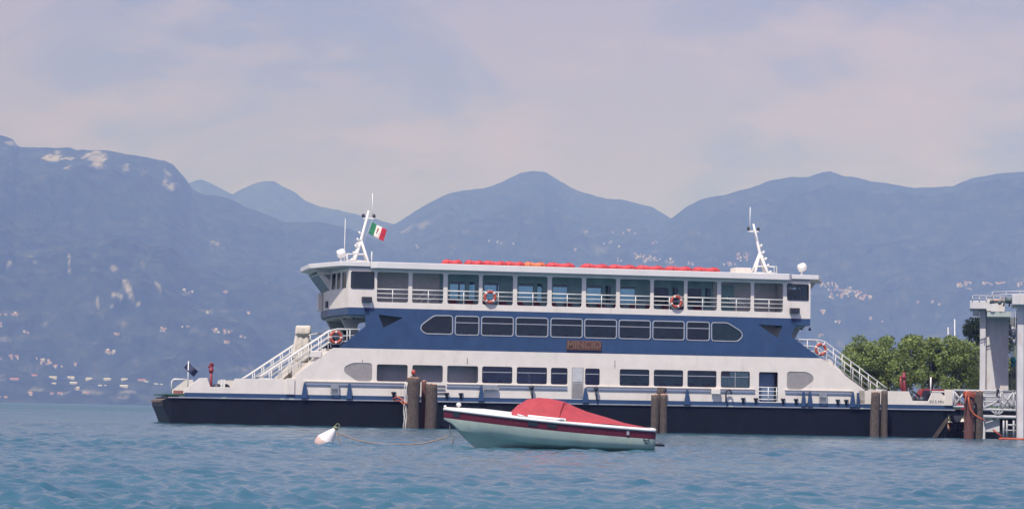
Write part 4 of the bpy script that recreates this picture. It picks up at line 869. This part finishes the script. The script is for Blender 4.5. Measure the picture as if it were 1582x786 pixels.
# ------------------------------------------------------------------ dock and land behind
def dock():
    d = empty('loading_dock', loc=water_at(1540, 143)); tag(d, 'white concrete lifting gantry of the ferry dock with two tall pylons', 'dock'); inv = Matrix.Translation(-d.location)
    def A(px, py, Y): return inv @ at(px, py, Y)
    def blk(px0, px1, py0, py1, Y0, Y1, name, m, **k):
        p, q = A(px0, (py0+py1)/2, Y0), A(px1, (py0+py1)/2, Y0); zt = A((px0+px1)/2, py0, Y0).z; zb = A((px0+px1)/2, py1, Y0).z
        o = MB(); o.box(0, q.x-p.x, 0, Y1-Y0, zb, zt, Matrix.Translation((p.x, p.y, 0)) @ Matrix.Rotation(R(-11.5), 4, 'Z')); return o.build(name, m, d, **k)
    zb = 690
    # channel-shaped pylons: left flange forward, recessed web, right flange
    blk(1513.5, 1522.5, 478, zb, 144.95, 147.2, 'pylon', CONC, bevel=.03)
    blk(1522.6, 1557.5, 481, 606, 145.2, 147.2, 'pylon_web', CONC)
    for x in (1539, 1543.5): blk(x, x+1.2, 512, 600, 145.08, 145.19, 'web_rib', CONC)
    blk(1545, 1557.8, 536, 606, 144.9, 145.15, 'web_panel', CONC)
    blk(1571.5, 1581.5, 470, zb, 140.5, 143.8, 'pylon', CONC, bevel=.03); blk(1581.6, 1618, 472, zb, 141.7, 143.8, 'pylon_web', CONC)
    blk(1570, 1582, 478, 480, 140.4, 140.6, 'pylon_band', CONC)
    # caps and the walkway between them
    blk(1498.5, 1524, 464.5, 477, 144.3, 147.6, 'pylon_cap', CONC, bevel=.03); blk(1524.1, 1531, 463, 480, 144.0, 147.4, 'pylon_cap', CONC)
    blk(1503, 1513, 477.2, 485, 145.0, 147.4, 'cap_haunch', CONC)
    blk(1531.1, 1552, 468, 481.5, 143.2, 147.4, 'gearbox_platform', CONC, bevel=.03)
    blk(1525, 1560.5, 481.7, 489, 142.4, 147.0, 'platform_underside', SHADEG)
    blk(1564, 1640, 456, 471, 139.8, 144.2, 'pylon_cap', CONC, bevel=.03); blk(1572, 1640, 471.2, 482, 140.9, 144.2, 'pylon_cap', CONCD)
    blk(1524, 1552, 461.5, 464.3, 145., 147., 'gearbox', mat('peach_cover', (.60, .42, .30), .7, var=.3), bevel=.03)
    # drive machinery
    o = MB(); p = A(1563, 464, 142.); m = Matrix.Translation(p) @ Matrix.Rotation(R(90), 4, 'Y'); o.lathe([(.16, -.4), (.2, -.38), (.2, .3), (.13, .32), (.13, .4)], 14, m)
    for dx in (-.45, -.1, .42): o.tube([p+Vector((dx, 0, 0)), p+Vector((dx+(.08 if dx > 0 else -.06), 0, -.38))], .05, 6)
    o.ball(p+Vector((-.75, 0, -.15)), .14); o.ball(p+Vector((-1.25, 0, -.1)), .13); o.tube([p+Vector((-1.4, 0, -.2)), p+Vector((-.4, 0, -.1))], .04, 6)
    o.build('drive_motor', mat('machine_green', (.06, .10, .10), .5), d)
    # cables of the lift between the pylons
    o = MB()
    for x in (1562, 1565, 1568.5): o.tube([A(x, 480, 145.5), A(x, 618, 145.5)], .028, 6)
    o.build('lift_cable', STEEL, d)
    o = MB(); o.ball(A(1564.5, 512, 145.5), .22, (1, 1, 1.6)); o.ball(A(1565, 528, 145.5), .18); o.build('pulley_block', STEEL, d)
    o = MB(); o.ball(A(1566, 556, 145.5), .2, (1.2, 1, 1.)); o.box(*(A(1563, 563, 145.4).x, A(1569, 563, 145.4).x), A(1563, 563, 145.3).y, A(1563, 563, 145.6).y, A(1563, 566, 145.4).z, A(1563, 561, 145.4).z); o.build('lift_signal', mat('teal_paint', (.04, .24, .25), .5), d)
    # top railings
    for (xa, ya, xb, yb, Y) in ((1502.5, 456.5, 1556, 457.5, 143.3), (1533, 451, 1640, 448, 141.), (1545, 455, 1640, 452, 144.)):
        o = MB(); n = 6; h = .42
        o.tube([A(xa, ya, Y), A(xb, yb, Y)], .035, 6); o.tube([A(xa, ya+4.5, Y), A(xb, yb+4.5, Y)], .022, 6)
        for i in range(n): t = i/(n-1); p = A(xa+(xb-xa)*t, ya+(yb-ya)*t, Y); o.tube([p, p-Vector((0, 0, h))], .028, 6)
        o.build('top_railing', TRUSS, d)
    # lower dock blocks
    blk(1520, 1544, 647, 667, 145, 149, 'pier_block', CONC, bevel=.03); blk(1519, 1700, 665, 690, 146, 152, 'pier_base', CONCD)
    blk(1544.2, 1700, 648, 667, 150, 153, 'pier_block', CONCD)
    o = MB()
    for x in (1550.5, 1555.5, 1566): o.tube([A(x, 649, 143), A(x, 676, 143)], .06, 6)
    o.tube([A(1557, 656, 143), A(1569, 656.5, 143)], .06, 6); o.tube([A(1553, 664, 143), A(1569, 664.5, 143)], .04, 6); o.build('access_ladder', TRUSS, d)
    return d
dock()
def linkspan():
    d = empty('linkspan_bridge', loc=water_at(1520, 146)); tag(d, 'grey steel loading bridge with crossed bracing at the right end of the ferry', 'bridge'); inv = Matrix.Translation(-d.location)
    def A(px, py, Y): return inv @ at(px, py, Y)
    for Y in (144.6, 153.):
        o = MB(); ext = 230 if Y > 150 else 170
        def T(x0, y0, x1, y1, r=.055): o.tube([A(x0, y0, Y), A(x1, y1, Y)], r, 6)
        x_ = lambda x: x
        T(1473, 602.5, 1473+ext, 602.5+ext*.02, .07); T(1473, 627.5, 1519, 628.5, .07); T(1519, 632, 1473+ext, 635, .09); T(1519, 643, 1473+ext, 646, .11)
        for a, c in ((1473, 1492), (1546, 1566), (1566, 1590), (1590, 1614), (1614, 1640)):
            T(a, 603, c, 628 if a < 1500 else 634, .07); T(c, 603, a, 628 if a < 1500 else 634, .07); T(a, 603, a, 628 if a < 1500 else 634, .06)
        T(1519, 606, 1548, 606, .05); T(1519, 612, 1548, 613, .05); T(1519, 620, 1548, 621, .05)
        T(1519, 630, 1545, 618, .07); T(1545, 618, 1560, 632, .06)
        for dx in (-12, -4, 4, 12): T(1541, 642, 1541+dx, 631, .07)
        o.build('side_truss', TRUSS, d)
    p, q = A(1488, 630, 144.8), A(1700, 632, 144.8); o = MB(); o.box(p.x, q.x, p.y, p.y+8, A(1560, 643, 144.8).z, A(1560, 634, 144.8).z); o.build('roadway', DKSTEEL, d)
    p, q = A(1519, 615, 152.5), A(1570, 615, 152.5); o = MB(); o.box(p.x, q.x, p.y, p.y+.1, A(1545, 626, 152.5).z, A(1545, 606, 152.5).z); o.build('side_panel', TRUSS, d)
    o = MB(); o.ball(A(1541.5, 603, 144.3), .12, (.8, .8, 1.3)); o.tube([A(1540, 612, 144.3), A(1541, 605, 144.3), A(1543.5, 602, 144.3)], .06, 6); o.build('bridge_lamp', DKSTEEL, d)
    return d
linkspan()
# land: quay apron, wall and rocks
gq = water_at(1470, 165); b = MB()
b.slab([(22, 166), (70, 166), (420, 300), (420, 700), (60, 700), (24, 320)], -3, .95); o = b.build('quay_ground', mat('pale_gravel', (.34, .31, .27), .95, var=.25, scale=.6)); tag(o, kind='structure')
b = MB(); p, q = at(1457, 660, 150), at(1560, 660, 150); b.box(p.x, q.x, 150, 152, -2, .42); b.box(p.x, q.x, 152.02, 165.9, -2, .3)
o = b.build('quay_wall', CONCD); tag(o, 'low brown quay wall under the loading ramp', 'wall')
g2 = random.Random(3)
ROCKM = [mat('rock_peach', (.50, .33, .25), .9, var=.3, scale=3), mat('rock_orange', (.55, .20, .12), .8, var=.3, scale=3), mat('rock_pale', (.55, .50, .45), .9, var=.3, scale=3)]
labs = ['peach coloured block', 'orange bundle', 'pale stone block']
for i, (px, k) in enumerate(((1463.5, 0), (1468, 1), (1473.5, 2), (1479, 0), (1483.5, 1), (1487.5, 0))):
    b = MB(); bmesh.ops.create_icosphere(b.bm, subdivisions=2, radius=.32)
    for v in b.bm.verts: v.co = Vector((v.co.x*g2.uniform(.85, 1.2), v.co.y*g2.uniform(.8, 1.2), v.co.z*g2.uniform(.9, 1.3)))
    o = b.build('rubble_block', ROCKM[k]); o.location = (at(px, 650, 150.6).x, 150.7, .68+g2.uniform(-.05, .06)); o.rotation_euler = (g2.random(), g2.random(), g2.random())
    tag(o, labs[k]+' on the low quay wall, '+('nearest the ferry hull', 'beside the leftmost peach one', 'in the middle of the heap', 'right of the pale one', 'second from the dock pile', 'next to the rope-wrapped pile')[i], 'rubble', 'blocks heaped on the low quay wall')

# ------------------------------------------------------------------ trees
def leafmat(name, c1_, c2_):
    m = bpy.data.materials.new(name); m.use_nodes = True; nt = m.node_tree; L = nt.links; p = nt.nodes['Principled BSDF']
    p.inputs['Roughness'].default_value = .5; p.inputs['Specular IOR Level'].default_value = .35
    at_ = N(nt, 'ShaderNodeAttribute', attribute_name='tone'); mx = N(nt, 'ShaderNodeMixRGB'); mx.inputs[1].default_value = c1_+(1,); mx.inputs[2].default_value = c2_+(1,)
    L.new(at_.outputs['Fac'], mx.inputs[0]); L.new(mx.outputs[0], p.inputs['Base Color'])
    tr = N(nt, 'ShaderNodeBsdfTranslucent'); L.new(mx.outputs[0], tr.inputs[0]); ms = N(nt, 'ShaderNodeMixShader'); ms.inputs[0].default_value = .3
    o = nt.nodes['Material Output']; L.new(p.outputs[0], ms.inputs[1]); L.new(tr.outputs[0], ms.inputs[2]); L.new(ms.outputs[0], o.inputs['Surface'])
    return m
LM1 = leafmat('plane_leaf', (.095, .155, .042), (.36, .44, .14)); LM2 = leafmat('pine_needle', (.018, .035, .018), (.05, .08, .035))
BARK = mat('bark', (.16, .13, .10), .95, var=.3, scale=4, bump=.6)
def leaves(name, centers, nper, size, m, parent, seed):
    g = np.random.default_rng(seed); P = []; T = []
    for (c, rad, tone) in centers:
        n = int(nper*(rad/1.)**2); d = g.normal(size=(n, 3)); d /= np.linalg.norm(d, axis=1)[:, None]; r = rad*(.45+.6*g.random(n)**.6)
        P.append(np.array(c)+d*r[:, None]*np.array([1, 1, .85])); T.append(np.clip(tone+g.normal(size=n)*.25, 0, 1))
    P = np.concatenate(P); T = np.concatenate(T); n = len(P)
    a = g.normal(size=(n, 3)); a /= np.linalg.norm(a, axis=1)[:, None]; b_ = np.cross(a, g.normal(size=(n, 3))); b_ /= np.linalg.norm(b_, axis=1)[:, None]
    s = size*(.6+.8*g.random(n))[:, None]
    co = np.stack([P-a*s, P+b_*s*.55, P+a*s, P-b_*s*.55], 1).reshape(-1, 3).astype(np.float32)
    me = bpy.data.meshes.new(name); me.vertices.add(4*n); me.vertices.foreach_set('co', co.ravel()); me.loops.add(4*n); me.loops.foreach_set('vertex_index', np.arange(4*n, dtype=np.int32)); me.polygons.add(n)
    me.polygons.foreach_set('loop_start', np.arange(0, 4*n, 4, dtype=np.int32)); me.polygons.foreach_set('loop_total', np.full(n, 4, np.int32)); me.update()
    at_ = me.attributes.new('tone', 'FLOAT', 'POINT'); at_.data.foreach_set('value', np.repeat(T, 4).astype(np.float32)); me.materials.append(m)
    o = bpy.data.objects.new(name, me); COL.objects.link(o); o.parent = parent; return o
def tree(px, Y, top, wid, label, seed, low=613, group='bushy trees on the quay'):
    g = random.Random(seed); base = water_at(px, Y); base.z = .95; t = empty('plane_tree', loc=base); tag(t, label, 'tree', group)
    zt = at(px, top, Y).z-.95; w_ = wid/FPX*Y; zl = max(1.3, at(px, low, Y).z-.95); cz = (zt+zl)/2; hh = (zt-zl)/2
    C = []; b = MB(); b.tube([(0, 0, 0), (.05, .02, zl*.6), (0, 0, zl+.3), (.05, 0, cz)], [.2, .16, .13, .07], 8)
    for i in range(54):
        while True:
            x, y, z = g.uniform(-1, 1), g.uniform(-1, 1), g.uniform(-1, 1)
            if x*x+y*y+z*z < 1: break
        c = (x*w_*.46, y*w_*.46, cz+z*hh*.86); rad = g.uniform(.5, .95)*(w_/4.4); C.append((c, rad, g.uniform(.25, .75)))
        if i % 3 == 0: b.tube([(0, 0, zl*.8+g.random()*hh), tuple(Vector(c)*.5+Vector((0, 0, cz*.4))), c], [.07, .04, .015], 5)
    b.build('trunk', BARK, t); leaves('crown', C, 560, .105, LM1, t, seed); return t
tree(1334, 186, 515, 72, 'leftmost bushy green tree on the quay behind the ferry stair', 1)
tree(1371, 190, 512, 62, 'bushy green tree second from the left, behind the ferry stern', 2)
tree(1402, 185, 508, 60, 'tallest bushy tree of the quay row, third from the left', 3)
tree(1438, 189, 515, 58, 'bushy tree fourth from the left, its top left of the thin boat mast', 4)
tree(1480, 186, 519, 68, 'bushy tree right of the boat mast and left of the white pylon', 5)
tree(1506, 190, 528, 44, 'bushy tree partly hidden by the white pylon', 6)
tree(1556, 192, 520, 60, 'dark bushy tree seen in the gap between the two pylons', 7)
tree(1600, 189, 515, 60, 'bushy tree behind the right pylon', 8)
tree(1640, 187, 520, 60, 'bushy tree beyond the right pylon outside the picture', 9)
pt = empty('pine_tree', loc=water_at(1522, 182)); pt.location.z = .95; tag(pt, 'dark flat-branched pine rising behind the left white pylon', 'tree')
C = []; g2 = random.Random(12)
for (px, py, rad) in ((1500, 502, .8), (1505, 498, .7), (1508, 505, .8), (1496, 511, .8), (1502, 513, .8), (1506, 519, .8), (1493, 508, .6), (1510, 515, .8), (1508, 522, .6), (1513, 528, .6), (1516, 500, .8), (1524, 496, .9), (1533, 500, .9), (1541, 506, .9), (1550, 512, .8), (1558, 500, .7), (1562, 510, .8), (1566, 498, .6), (1567, 520, .8), (1525, 512, 1.), (1500, 514, .5)):
    p = at(px, py, 182)-pt.location; p.y = g2.uniform(-1.2, 1.2); C.append((tuple(p), rad*.8, g2.uniform(.1, .6)))
b = MB(); b.tube([(0, 0, 0), (.1, 0, 3), (-.05, 0, 6.), (0, 0, 8.)], [.22, .18, .13, .08], 8)
for c, r_, t_ in C: b.tube([(0, 0, min(7.5, c[2]-.5)), tuple(Vector(c)*.6+Vector((0, 0, c[2]*.37))), c], [.07, .05, .02], 5)
b.build('trunk', BARK, pt); leaves('crown', C, 520, .10, LM2, pt, 44)
# low hedge behind the quay as one mass
b = MB(); hg = empty('hedge', loc=(50, 205, .95)); tag(hg, 'low green hedge along the quay under the trees', 'hedge')
C = [((g2.uniform(-21, 30), g2.uniform(-1, 1), g2.uniform(.3, 1.3)), g2.uniform(.6, 1.), g2.uniform(.1, .6)) for _ in range(130)]
leaves('hedge_leaves', C, 170, .14, LM1, hg, 5)

# yacht behind the trees
def yacht(px, Y, mast_top, label, hw=1.):
    y = empty('sailing_yacht', loc=water_at(px, Y)); tag(y, label, 'sailboat', 'sailing boats moored behind the quay'); b = MB(); b.smooth = True; secs = []
    for i in range(13):
        t = i/12; x = -4+8*t; hb_ = 1.25*hw*math.sin(math.pi*min(1, .28+.72*(1-t)))**.8 if t > .0 else .9; hb_ = max(.03, 1.25*(1-t**2.6)); sh = .95+.3*t*t
        secs.append([(x, -hb_, sh), (x, -hb_*.9, .3), (x, -hb_*.4, -.2), (x, hb_*.4, -.2), (x, hb_*.9, .3), (x, hb_, sh)])
    b.loft(secs, closed=True, caps=True); b.build('hull', WHITE, y)
    b = MB(); b.plate([(-2, 1.), (1.8, 1.1), (1.2, 1.5), (-1.8, 1.5)], (), -.7, .7); b.build('cabin', WHITE, y)
    zt = at(px, mast_top, Y).z; b = MB(); b.tube([(.6, 0, 1.), (.45, 0, zt)], [.07, .045], 8); m_ = b.build('mast', RAIL, y)
    b = MB(); b.tube([(.6, 0, 2.1), (-3., 0, 2.05)], .08, 8); b.build('boom', RAIL, y)
    b = MB(); 
    for x in (-4, 4): b.tube([(.5, 0, zt-.1), (x, 0, 1.1)], .008, 4)
    b.build('stay', STEEL, y); return y
yacht(1466.5, 215, 492.5, 'white sailboat whose tall mast shows above the trees', 1); yacht(1457, 235, 505, 'smaller sailboat whose short faint mast shows left of the tall one')
# parked cars on the quay
def car(px, Y, m, label, hs=1.):
    c = empty('parked_car', loc=water_at(px, Y)); c.location.z = .95; c.scale = (1, 1, hs); tag(c, label, 'car' if hs == 1 else 'van', 'vehicles parked on the quay')
    b = MB(); b.plate(fil([(-2.05, .35), (2.05, .35), (2.1, .75), (1.2, .9), (-1.9, .95), (-2.1, .7)], .12), (), -.85, .85); b.plate(fil([(-1.85, .9), (1.15, .88), (.5, 1.45), (-1.4, 1.47)], .15), (), -.74, .74); b.build('body', m, c, bevel=.05)
    b = MB(); b.plate([(-1.6, .95), (.95, .93), (.45, 1.38), (-1.3, 1.4)], (), -.75, -.742); b.build('side_window', GLASS, c)
    for x in (-1.3, 1.3):
        for v in (-.86, .68):
            b = MB(); b.lathe([(.12, -.09), (.3, -.09), (.32, 0), (.3, .09), (.12, .09)], 16, Matrix.Translation((x, v+.09, .32)) @ Matrix.Rotation(R(90), 4, 'X')); b.build('wheel', DKSTEEL, c)
car(1450, 172, mat('car_red', (.30, .04, .04), .3), 'red van parked on the quay left of the bridge railing', 1.72)
car(1385, 178, mat('car_pale', (.55, .60, .66), .3), 'pale blue-grey car parked under the trees behind the ferry stern')
# background boats/roof glimpses need nothing more

# ------------------------------------------------------------------ speedboat
def speedboat():
    Y0 = 67.; bow = at(686, 634, Y0-.45); st = at(1005, 666.5, Y0+.1); ax = Vector((bow.x-st.x, bow.y-st.y, 0)); Lb = ax.length; ax.normalize()
    m = frame((st.x, st.y, 0), ax); # x to the bow, y = z cross x
    root = empty('speedboat', m); tag(root, 'pale green-white speedboat with maroon stripe and red canvas cover, moored', 'boat')
    sy = 1 if (m.to_3x3() @ Vector((0, 1, 0))).y < 0 else -1   # side that faces the shore we look from
    n = 26
    def hb(t): return 1.08*(1-max(0, (t-.35)/.65)**2.3)*(.93+.07*min(1, t*4))
    def sheer(t): return .60+.50*t-.05*math.sin(math.pi*t)
    def keel(t): return -.28 if t < .72 else -.28+1.30*((t-.72)/.28)**1.9
    # hull: sheer, lower stripe edge, chine, keel
    def sec(t, side):
        w_ = max(.012, hb(t)); zs = sheer(t); zk = min(keel(t), zs-.05); bl_ = .235; x = Lb*t
        if t > .86: x = Lb*t
        zc = max(zk+.02, .10+.28*t*t+ (0 if t < .6 else (t-.6)*.55)); zc = min(zc, zs-bl_-.03)
        wc = w_*(.90-.30*t*t)
        return [(x, side*w_, zs), (x, side*(w_*.985), zs-bl_), (x-.0, side*(wc+(w_-wc)*.45), (zs-bl_+zc)/2), (x, side*wc, zc), (x, side*wc*.93, zc-.02), (x, side*wc*.45, (zc+zk)/2-.02), (x, 0, zk)]
    b = MB(); ts = [i/n for i in range(n+1)]
    for side in (-1, 1):
        rows_ = [[b.bm.verts.new(p) for p in sec(t, side)] for t in ts]
        for A_, B_ in zip(rows_, rows_[1:]):
            for j in range(6):
                b.mi = 1 if j == 0 else 0; b.smooth = True; b.face((A_[j], A_[j+1], B_[j+1], B_[j]))
        b.mi = 0; b.smooth = False; c0 = b.bm.verts.new((0, 0, sheer(0))); r0 = rows_[0]
        b.face([c0]+r0)
    hullm = mat('boat_hull_paint', (.44, .53, .45), .35, var=.12, scale=2.2, stain_or_glint=(.60, .64, .44), stain_or_glint_amt=.75); strm = mat('boat_maroon', (.12, .016, .035), .35, var=.12, scale=2)  # pale hull blotches imitate light reflected off the water
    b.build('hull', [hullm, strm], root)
    # white rub rail and deck
    b = MB()
    for side in (-1, 1): b.tube([(Lb*t, side*(hb(t)+.015), sheer(t)+.02) for t in ts], .045, 8)
    b.build('rub_rail', RAIL, root)
    b = MB(); b.smooth = True; secs = []
    for t in ts:
        w_ = max(.01, hb(t)-.01); z = sheer(t)+.03; cam_ = .10*min(1, (1-t)*5) if t > .35 else .02
        secs.append([(Lb*t, -w_, z), (Lb*t, -w_*.9, z+.05), (Lb*t, -w_*.45, z+.05+cam_*.7), (Lb*t, 0, z+.05+cam_), (Lb*t, w_*.45, z+.05+cam_*.7), (Lb*t, w_*.9, z+.05), (Lb*t, w_, z)])
    b.loft(secs); b.build('deck', mat('boat_deck_white', (.80, .77, .72), .35, var=.05), root)
    # coaming line in white on the near side
    b = MB(); b.tube([(Lb*t, sy*(hb(t)-.12), sheer(t)+.10) for t in [.43+.18*i/12 for i in range(13)]], .05, 6); b.build('coaming', RAIL, root)
    # canvas cover: ridge profile measured along the boat
    cov = [(.02, .0), (.126, .085), (.218, .20), (.31, .335), (.37, .44), (.418, .535), (.4181, .536), (.45, .575), (.495, .60), (.55, .585), (.60, .50), (.645, .30), (.685, .03)]
    b = MB(); b.smooth = True; secs = []
    for t, h in cov:
        w_ = hb(t)-.10; z = sheer(t)+.09; s_ = []
        for k in range(13):
            a = -1+k/6; ex = 3.6 if t > .418 else (2.4 if t > .41 else 1.7); prof_ = (1-abs(a)**ex)
            cr_x = .30*abs(a)**1.6*max(0, 1-abs(t-.418)/.2); s_.append((Lb*t+cr_x, a*w_*(1-.12*min(1, h*2)*(1-abs(a))), z+h*prof_*(1)+.016*math.sin(k*2.1+t*34)*min(1, h*5)))
        secs.append(s_)
    b.loft(secs[:6]); b.loft(secs[6:]); o = b.build('canvas_cover', mat('red_canvas', (.40, .05, .06), .8, var=.12, scale=5, bump=.6, bscale=4), root)
    # stern seam and hem
    b = MB()
    i_ = 5; t, h = cov[i_]; w_ = hb(t)-.1; z = sheer(t)+.1
    pts = [(Lb*t+.30*abs(a)**1.6, a*w_*(1-.12*min(1, h*2)*(1-abs(a))), z+h*(1-abs(a)**2.6)+.002) for a in [-1+k/8 for k in range(17)]]
    b.tube(pts, .012, 5); b.build('cover_seam', mat('canvas_seam', (.36, .045, .05), .8), o)
    # bow light ball, cleats, windows in the stripe, fittings
    b = MB(); b.ball((Lb*.93, 0, sheer(.93)+.20), .075, (1, 1, .9)); b.tube([(Lb*.93, 0, sheer(.93)+.05), (Lb*.93, 0, sheer(.93)+.2)], .03, 6); b.build('bow_lamp', RAIL, root)
    b = MB(); b.ball((Lb*.995, 0, sheer(1)+.09), .045); b.tube([(Lb*.62, sy*(hb(.62)-.04), sheer(.62)+.08), (Lb*.66, sy*(hb(.66)-.04), sheer(.66)+.12)], .02, 6); b.build('bow_cleat', RAIL, root)
    b = MB(); b.ball((Lb*.455, sy*(hb(.455)+.01), sheer(.455)+.09), .05, (1.6, .8, .8)); b.tube([(Lb*.44, sy*(hb(.44)), sheer(.44)+.09), (Lb*.475, sy*(hb(.475)), sheer(.475)+.07)], .025, 6); b.build('side_fitting', STEEL, root)
    dk = mat('dark_port', (.02, .03, .04), .2)
    for t0_, t1_ in ((.925, .958), (.565, .61), (.475, .52)):
        b = MB(); q = [[(Lb*t, sy*(max(.02, hb(t))+.012), sheer(t)-.04), (Lb*t, sy*(max(.02, hb(t))*.99+.012), sheer(t)-.16)] for t in (t0_, (t0_+t1_)/2, t1_)]
        for A_, B_ in zip(q, q[1:]): b.face([b.bm.verts.new(p) for p in (A_[0], A_[1], B_[1], B_[0])])
        o = b.build('side_port', dk, root); sm = o.modifiers.new('thick', 'SOLIDIFY'); sm.thickness = .012; sm.offset = 0
    b = MB(); t = .135; b.box(Lb*t-.04, Lb*t+.04, sy*(hb(t)+.02)-.008, sy*(hb(t)+.02)+.008, sheer(t)-.17, sheer(t)-.06); b.build('maker_plate', STEEL, root)
    b = MB(); t = .045; x = Lb*t; y = sy*(hb(t)*.99+.012); z = sheer(t)-.30
    for q in (((x-.09, z+.06), (x, z)), ((x+.09, z+.06), (x, z)), ((x, z), (x-.01, z-.09))): b.tube([(q[0][0], y, q[0][1]), (q[1][0], y, q[1][1])], .018, 5)
    b.build('hull_emblem', mat('emblem_dark', (.05, .08, .09), .5), root)
    b = MB(); b.tube([(.05, 0, .22), (-.3, 0, .20), (-.42, 0, .18)], [.06, .05, .03], 8); b.build('outdrive', DKSTEEL, root)
    return root
sbt = speedboat()
# mooring buoy, rope and bow chain
bc = water_at(503, 67.4); bu = empty('mooring_buoy', Matrix.Translation(bc+Vector((-.03, 0, .06))) @ Matrix.Rotation(R(38), 4, 'Y')); tag(bu, 'white conical mooring buoy tilted on the water, left of the speedboat', 'buoy')
bm_ = bpy.data.materials.new('buoy_paint'); bm_.use_nodes = True; nt = bm_.node_tree; L = nt.links; p = nt.nodes['Principled BSDF']; p.inputs['Roughness'].default_value = .5
tc = N(nt, 'ShaderNodeTexCoord'); sx = N(nt, 'ShaderNodeSeparateXYZ'); L.new(tc.outputs['Object'], sx.inputs[0]); nz = N(nt, 'ShaderNodeTexNoise', _Scale=7.); L.new(tc.outputs['Object'], nz.inputs['Vector'])
ma = N(nt, 'ShaderNodeMath', operation='MULTIPLY_ADD'); L.new(nz.outputs['Fac'], ma.inputs[0]); ma.inputs[1].default_value = -.08; L.new(sx.outputs['Z'], ma.inputs[2])
rp = N(nt, 'ShaderNodeValToRGB'); rp.color_ramp.elements[0].position = .0; rp.color_ramp.elements[0].color = (.62, .44, .38, 1); rp.color_ramp.elements[1].position = .05; rp.color_ramp.elements[1].color = (.82, .78, .74, 1); L.new(ma.outputs[0], rp.inputs[0]); L.new(rp.outputs[0], p.inputs['Base Color'])
b = MB(); b.lathe([(.05, -.30), (.18, -.26), (.26, -.10), (.27, .05), (.24, .12), (.13, .36), (.06, .50), (.045, .53)], 28); b.build('float_body', bm_, bu)
b = MB(); b.lathe([(.05, .51), (.08, .53), (.08, .57), (.045, .60)], 14); b.tube([(.06*math.cos(a), 0, .64+.06*math.sin(a)) for a in [i*math.pi/6 for i in range(12)]], .014, 6, closed=True); b.build('shackle', mat('algae_steel', (.20, .22, .12), .8, var=.3), bu)
tip = at(519, 667, 67.4); e_ = at(692, 674, 66.7)
pts = []
for i in range(31):
    t = i/30; p = tip.lerp(e_, t); p.z = tip.z*(1-t)+e_.z*t-.33*(4*t*(1-t))*(.95+.05*math.sin(t*9)); p.z = max(p.z, .06); pts.append(p)
b = MB(); b.tube(pts, .018, 6); o = b.build('mooring_rope', ROPE); tag(o, 'thin brown rope sagging from the buoy to the speedboat bow', 'rope')
b = MB(); b.tube([at(519, 667, 67.3), at(523, 676, 67.3), at(525.5, 684, 67.3), at(526.5, 691, 67.3)], .012, 5); o = b.build('rope_tail', ROPE); tag(o, 'short dark rope end hanging from the buoy into the water', 'rope')
b = MB(); bp = at(695, 650, 66.6); pts = [bp, at(695, 662, 66.6), at(696, 670, 66.6), at(701, 673, 66.6), at(700, 682, 66.6), at(697, 692, 66.6)]
b.tube(pts, .016, 6)
for i in range(8): b.ball(pts[3].lerp(pts[5], i/7)+Vector((0, 0, 0)), .028, (1, .7, 1.3), 8)
o = b.build('bow_chain', mat('chain_grey', (.16, .17, .17), .6, var=.3)); tag(o, 'dark chain hanging from the speedboat bow into the lake', 'chain')

# ------------------------------------------------------------------ passenger at the saloon window
def passenger():
    u, z = F(813, 584, .7); seat = 2.27
    me = bpy.data.meshes.new('person'); V = [(0, 0, 0), (0, 0, .25), (0, 0, .46), (0, -.0, .56), (-.03, 0, .64), (.17, 0, .44), (.25, -.02, .2), (.1, -.08, .02), (-.17, 0, .44), (-.25, -.02, .2), (-.3, -.1, .02), (.1, 0, -.02), (-.35, -.1, 0), (-.4, -.1, -.4), (-.35, .12, 0), (-.4, .12, -.4)]
    # seated facing left: thighs run towards -x
    V = [(0, 0, 0), (.02, 0, .25), (.02, 0, .45), (0, 0, .55), (-.02, 0, .60), (.02, -.18, .42), (-.02, -.24, .18), (-.24, -.22, .10), (.02, .18, .42), (-.02, .24, .18), (-.24, .22, .10), (-.42, -.1, .0), (-.45, -.1, -.42), (-.42, .1, 0), (-.45, .1, -.42)]
    E_ = [(0, 1), (1, 2), (2, 3), (3, 4), (2, 5), (5, 6), (6, 7), (2, 8), (8, 9), (9, 10), (0, 11), (11, 12), (0, 13), (13, 14)]
    rad = [.15, .14, .13, .05, .05, .07, .05, .035, .07, .05, .035, .085, .05, .085, .05]
    me.from_pydata(V, E_, []); o = bpy.data.objects.new('person', me); COL.objects.link(o)
    s = o.modifiers.new('skin', 'SKIN'); me.skin_vertices[0].data[0].use_root = True
    for i, r in enumerate(rad): me.skin_vertices[0].data[i].radius = (r, r)
    ss = o.modifiers.new('sub', 'SUBSURF'); ss.levels = 1; ss.render_levels = 1
    o.matrix_world = LM(u+.1, .42, seat+.30); me.materials.append(mat('pale_shirt', (.80, .66, .64), .8))
    tag(o, 'person with light hair and pale top seated behind a lower saloon window', 'person')
    SK = mat('skin', (.75, .48, .36), .6); b = MB(); b.ball((-.03, 0, .73), .105, (.92, .8, 1.15), 16); b.ball((-.135, 0, .72), .02); b.build('head', SK, o)
    b = MB(); b.ball((.0, 0, .76), .12, (1, .9, 1.05), 16); b.ball((.06, 0, .68), .09, (.8, .95, 1.2), 12); b.build('hair', mat('light_hair', (.85, .62, .30), .8), o)
passenger()
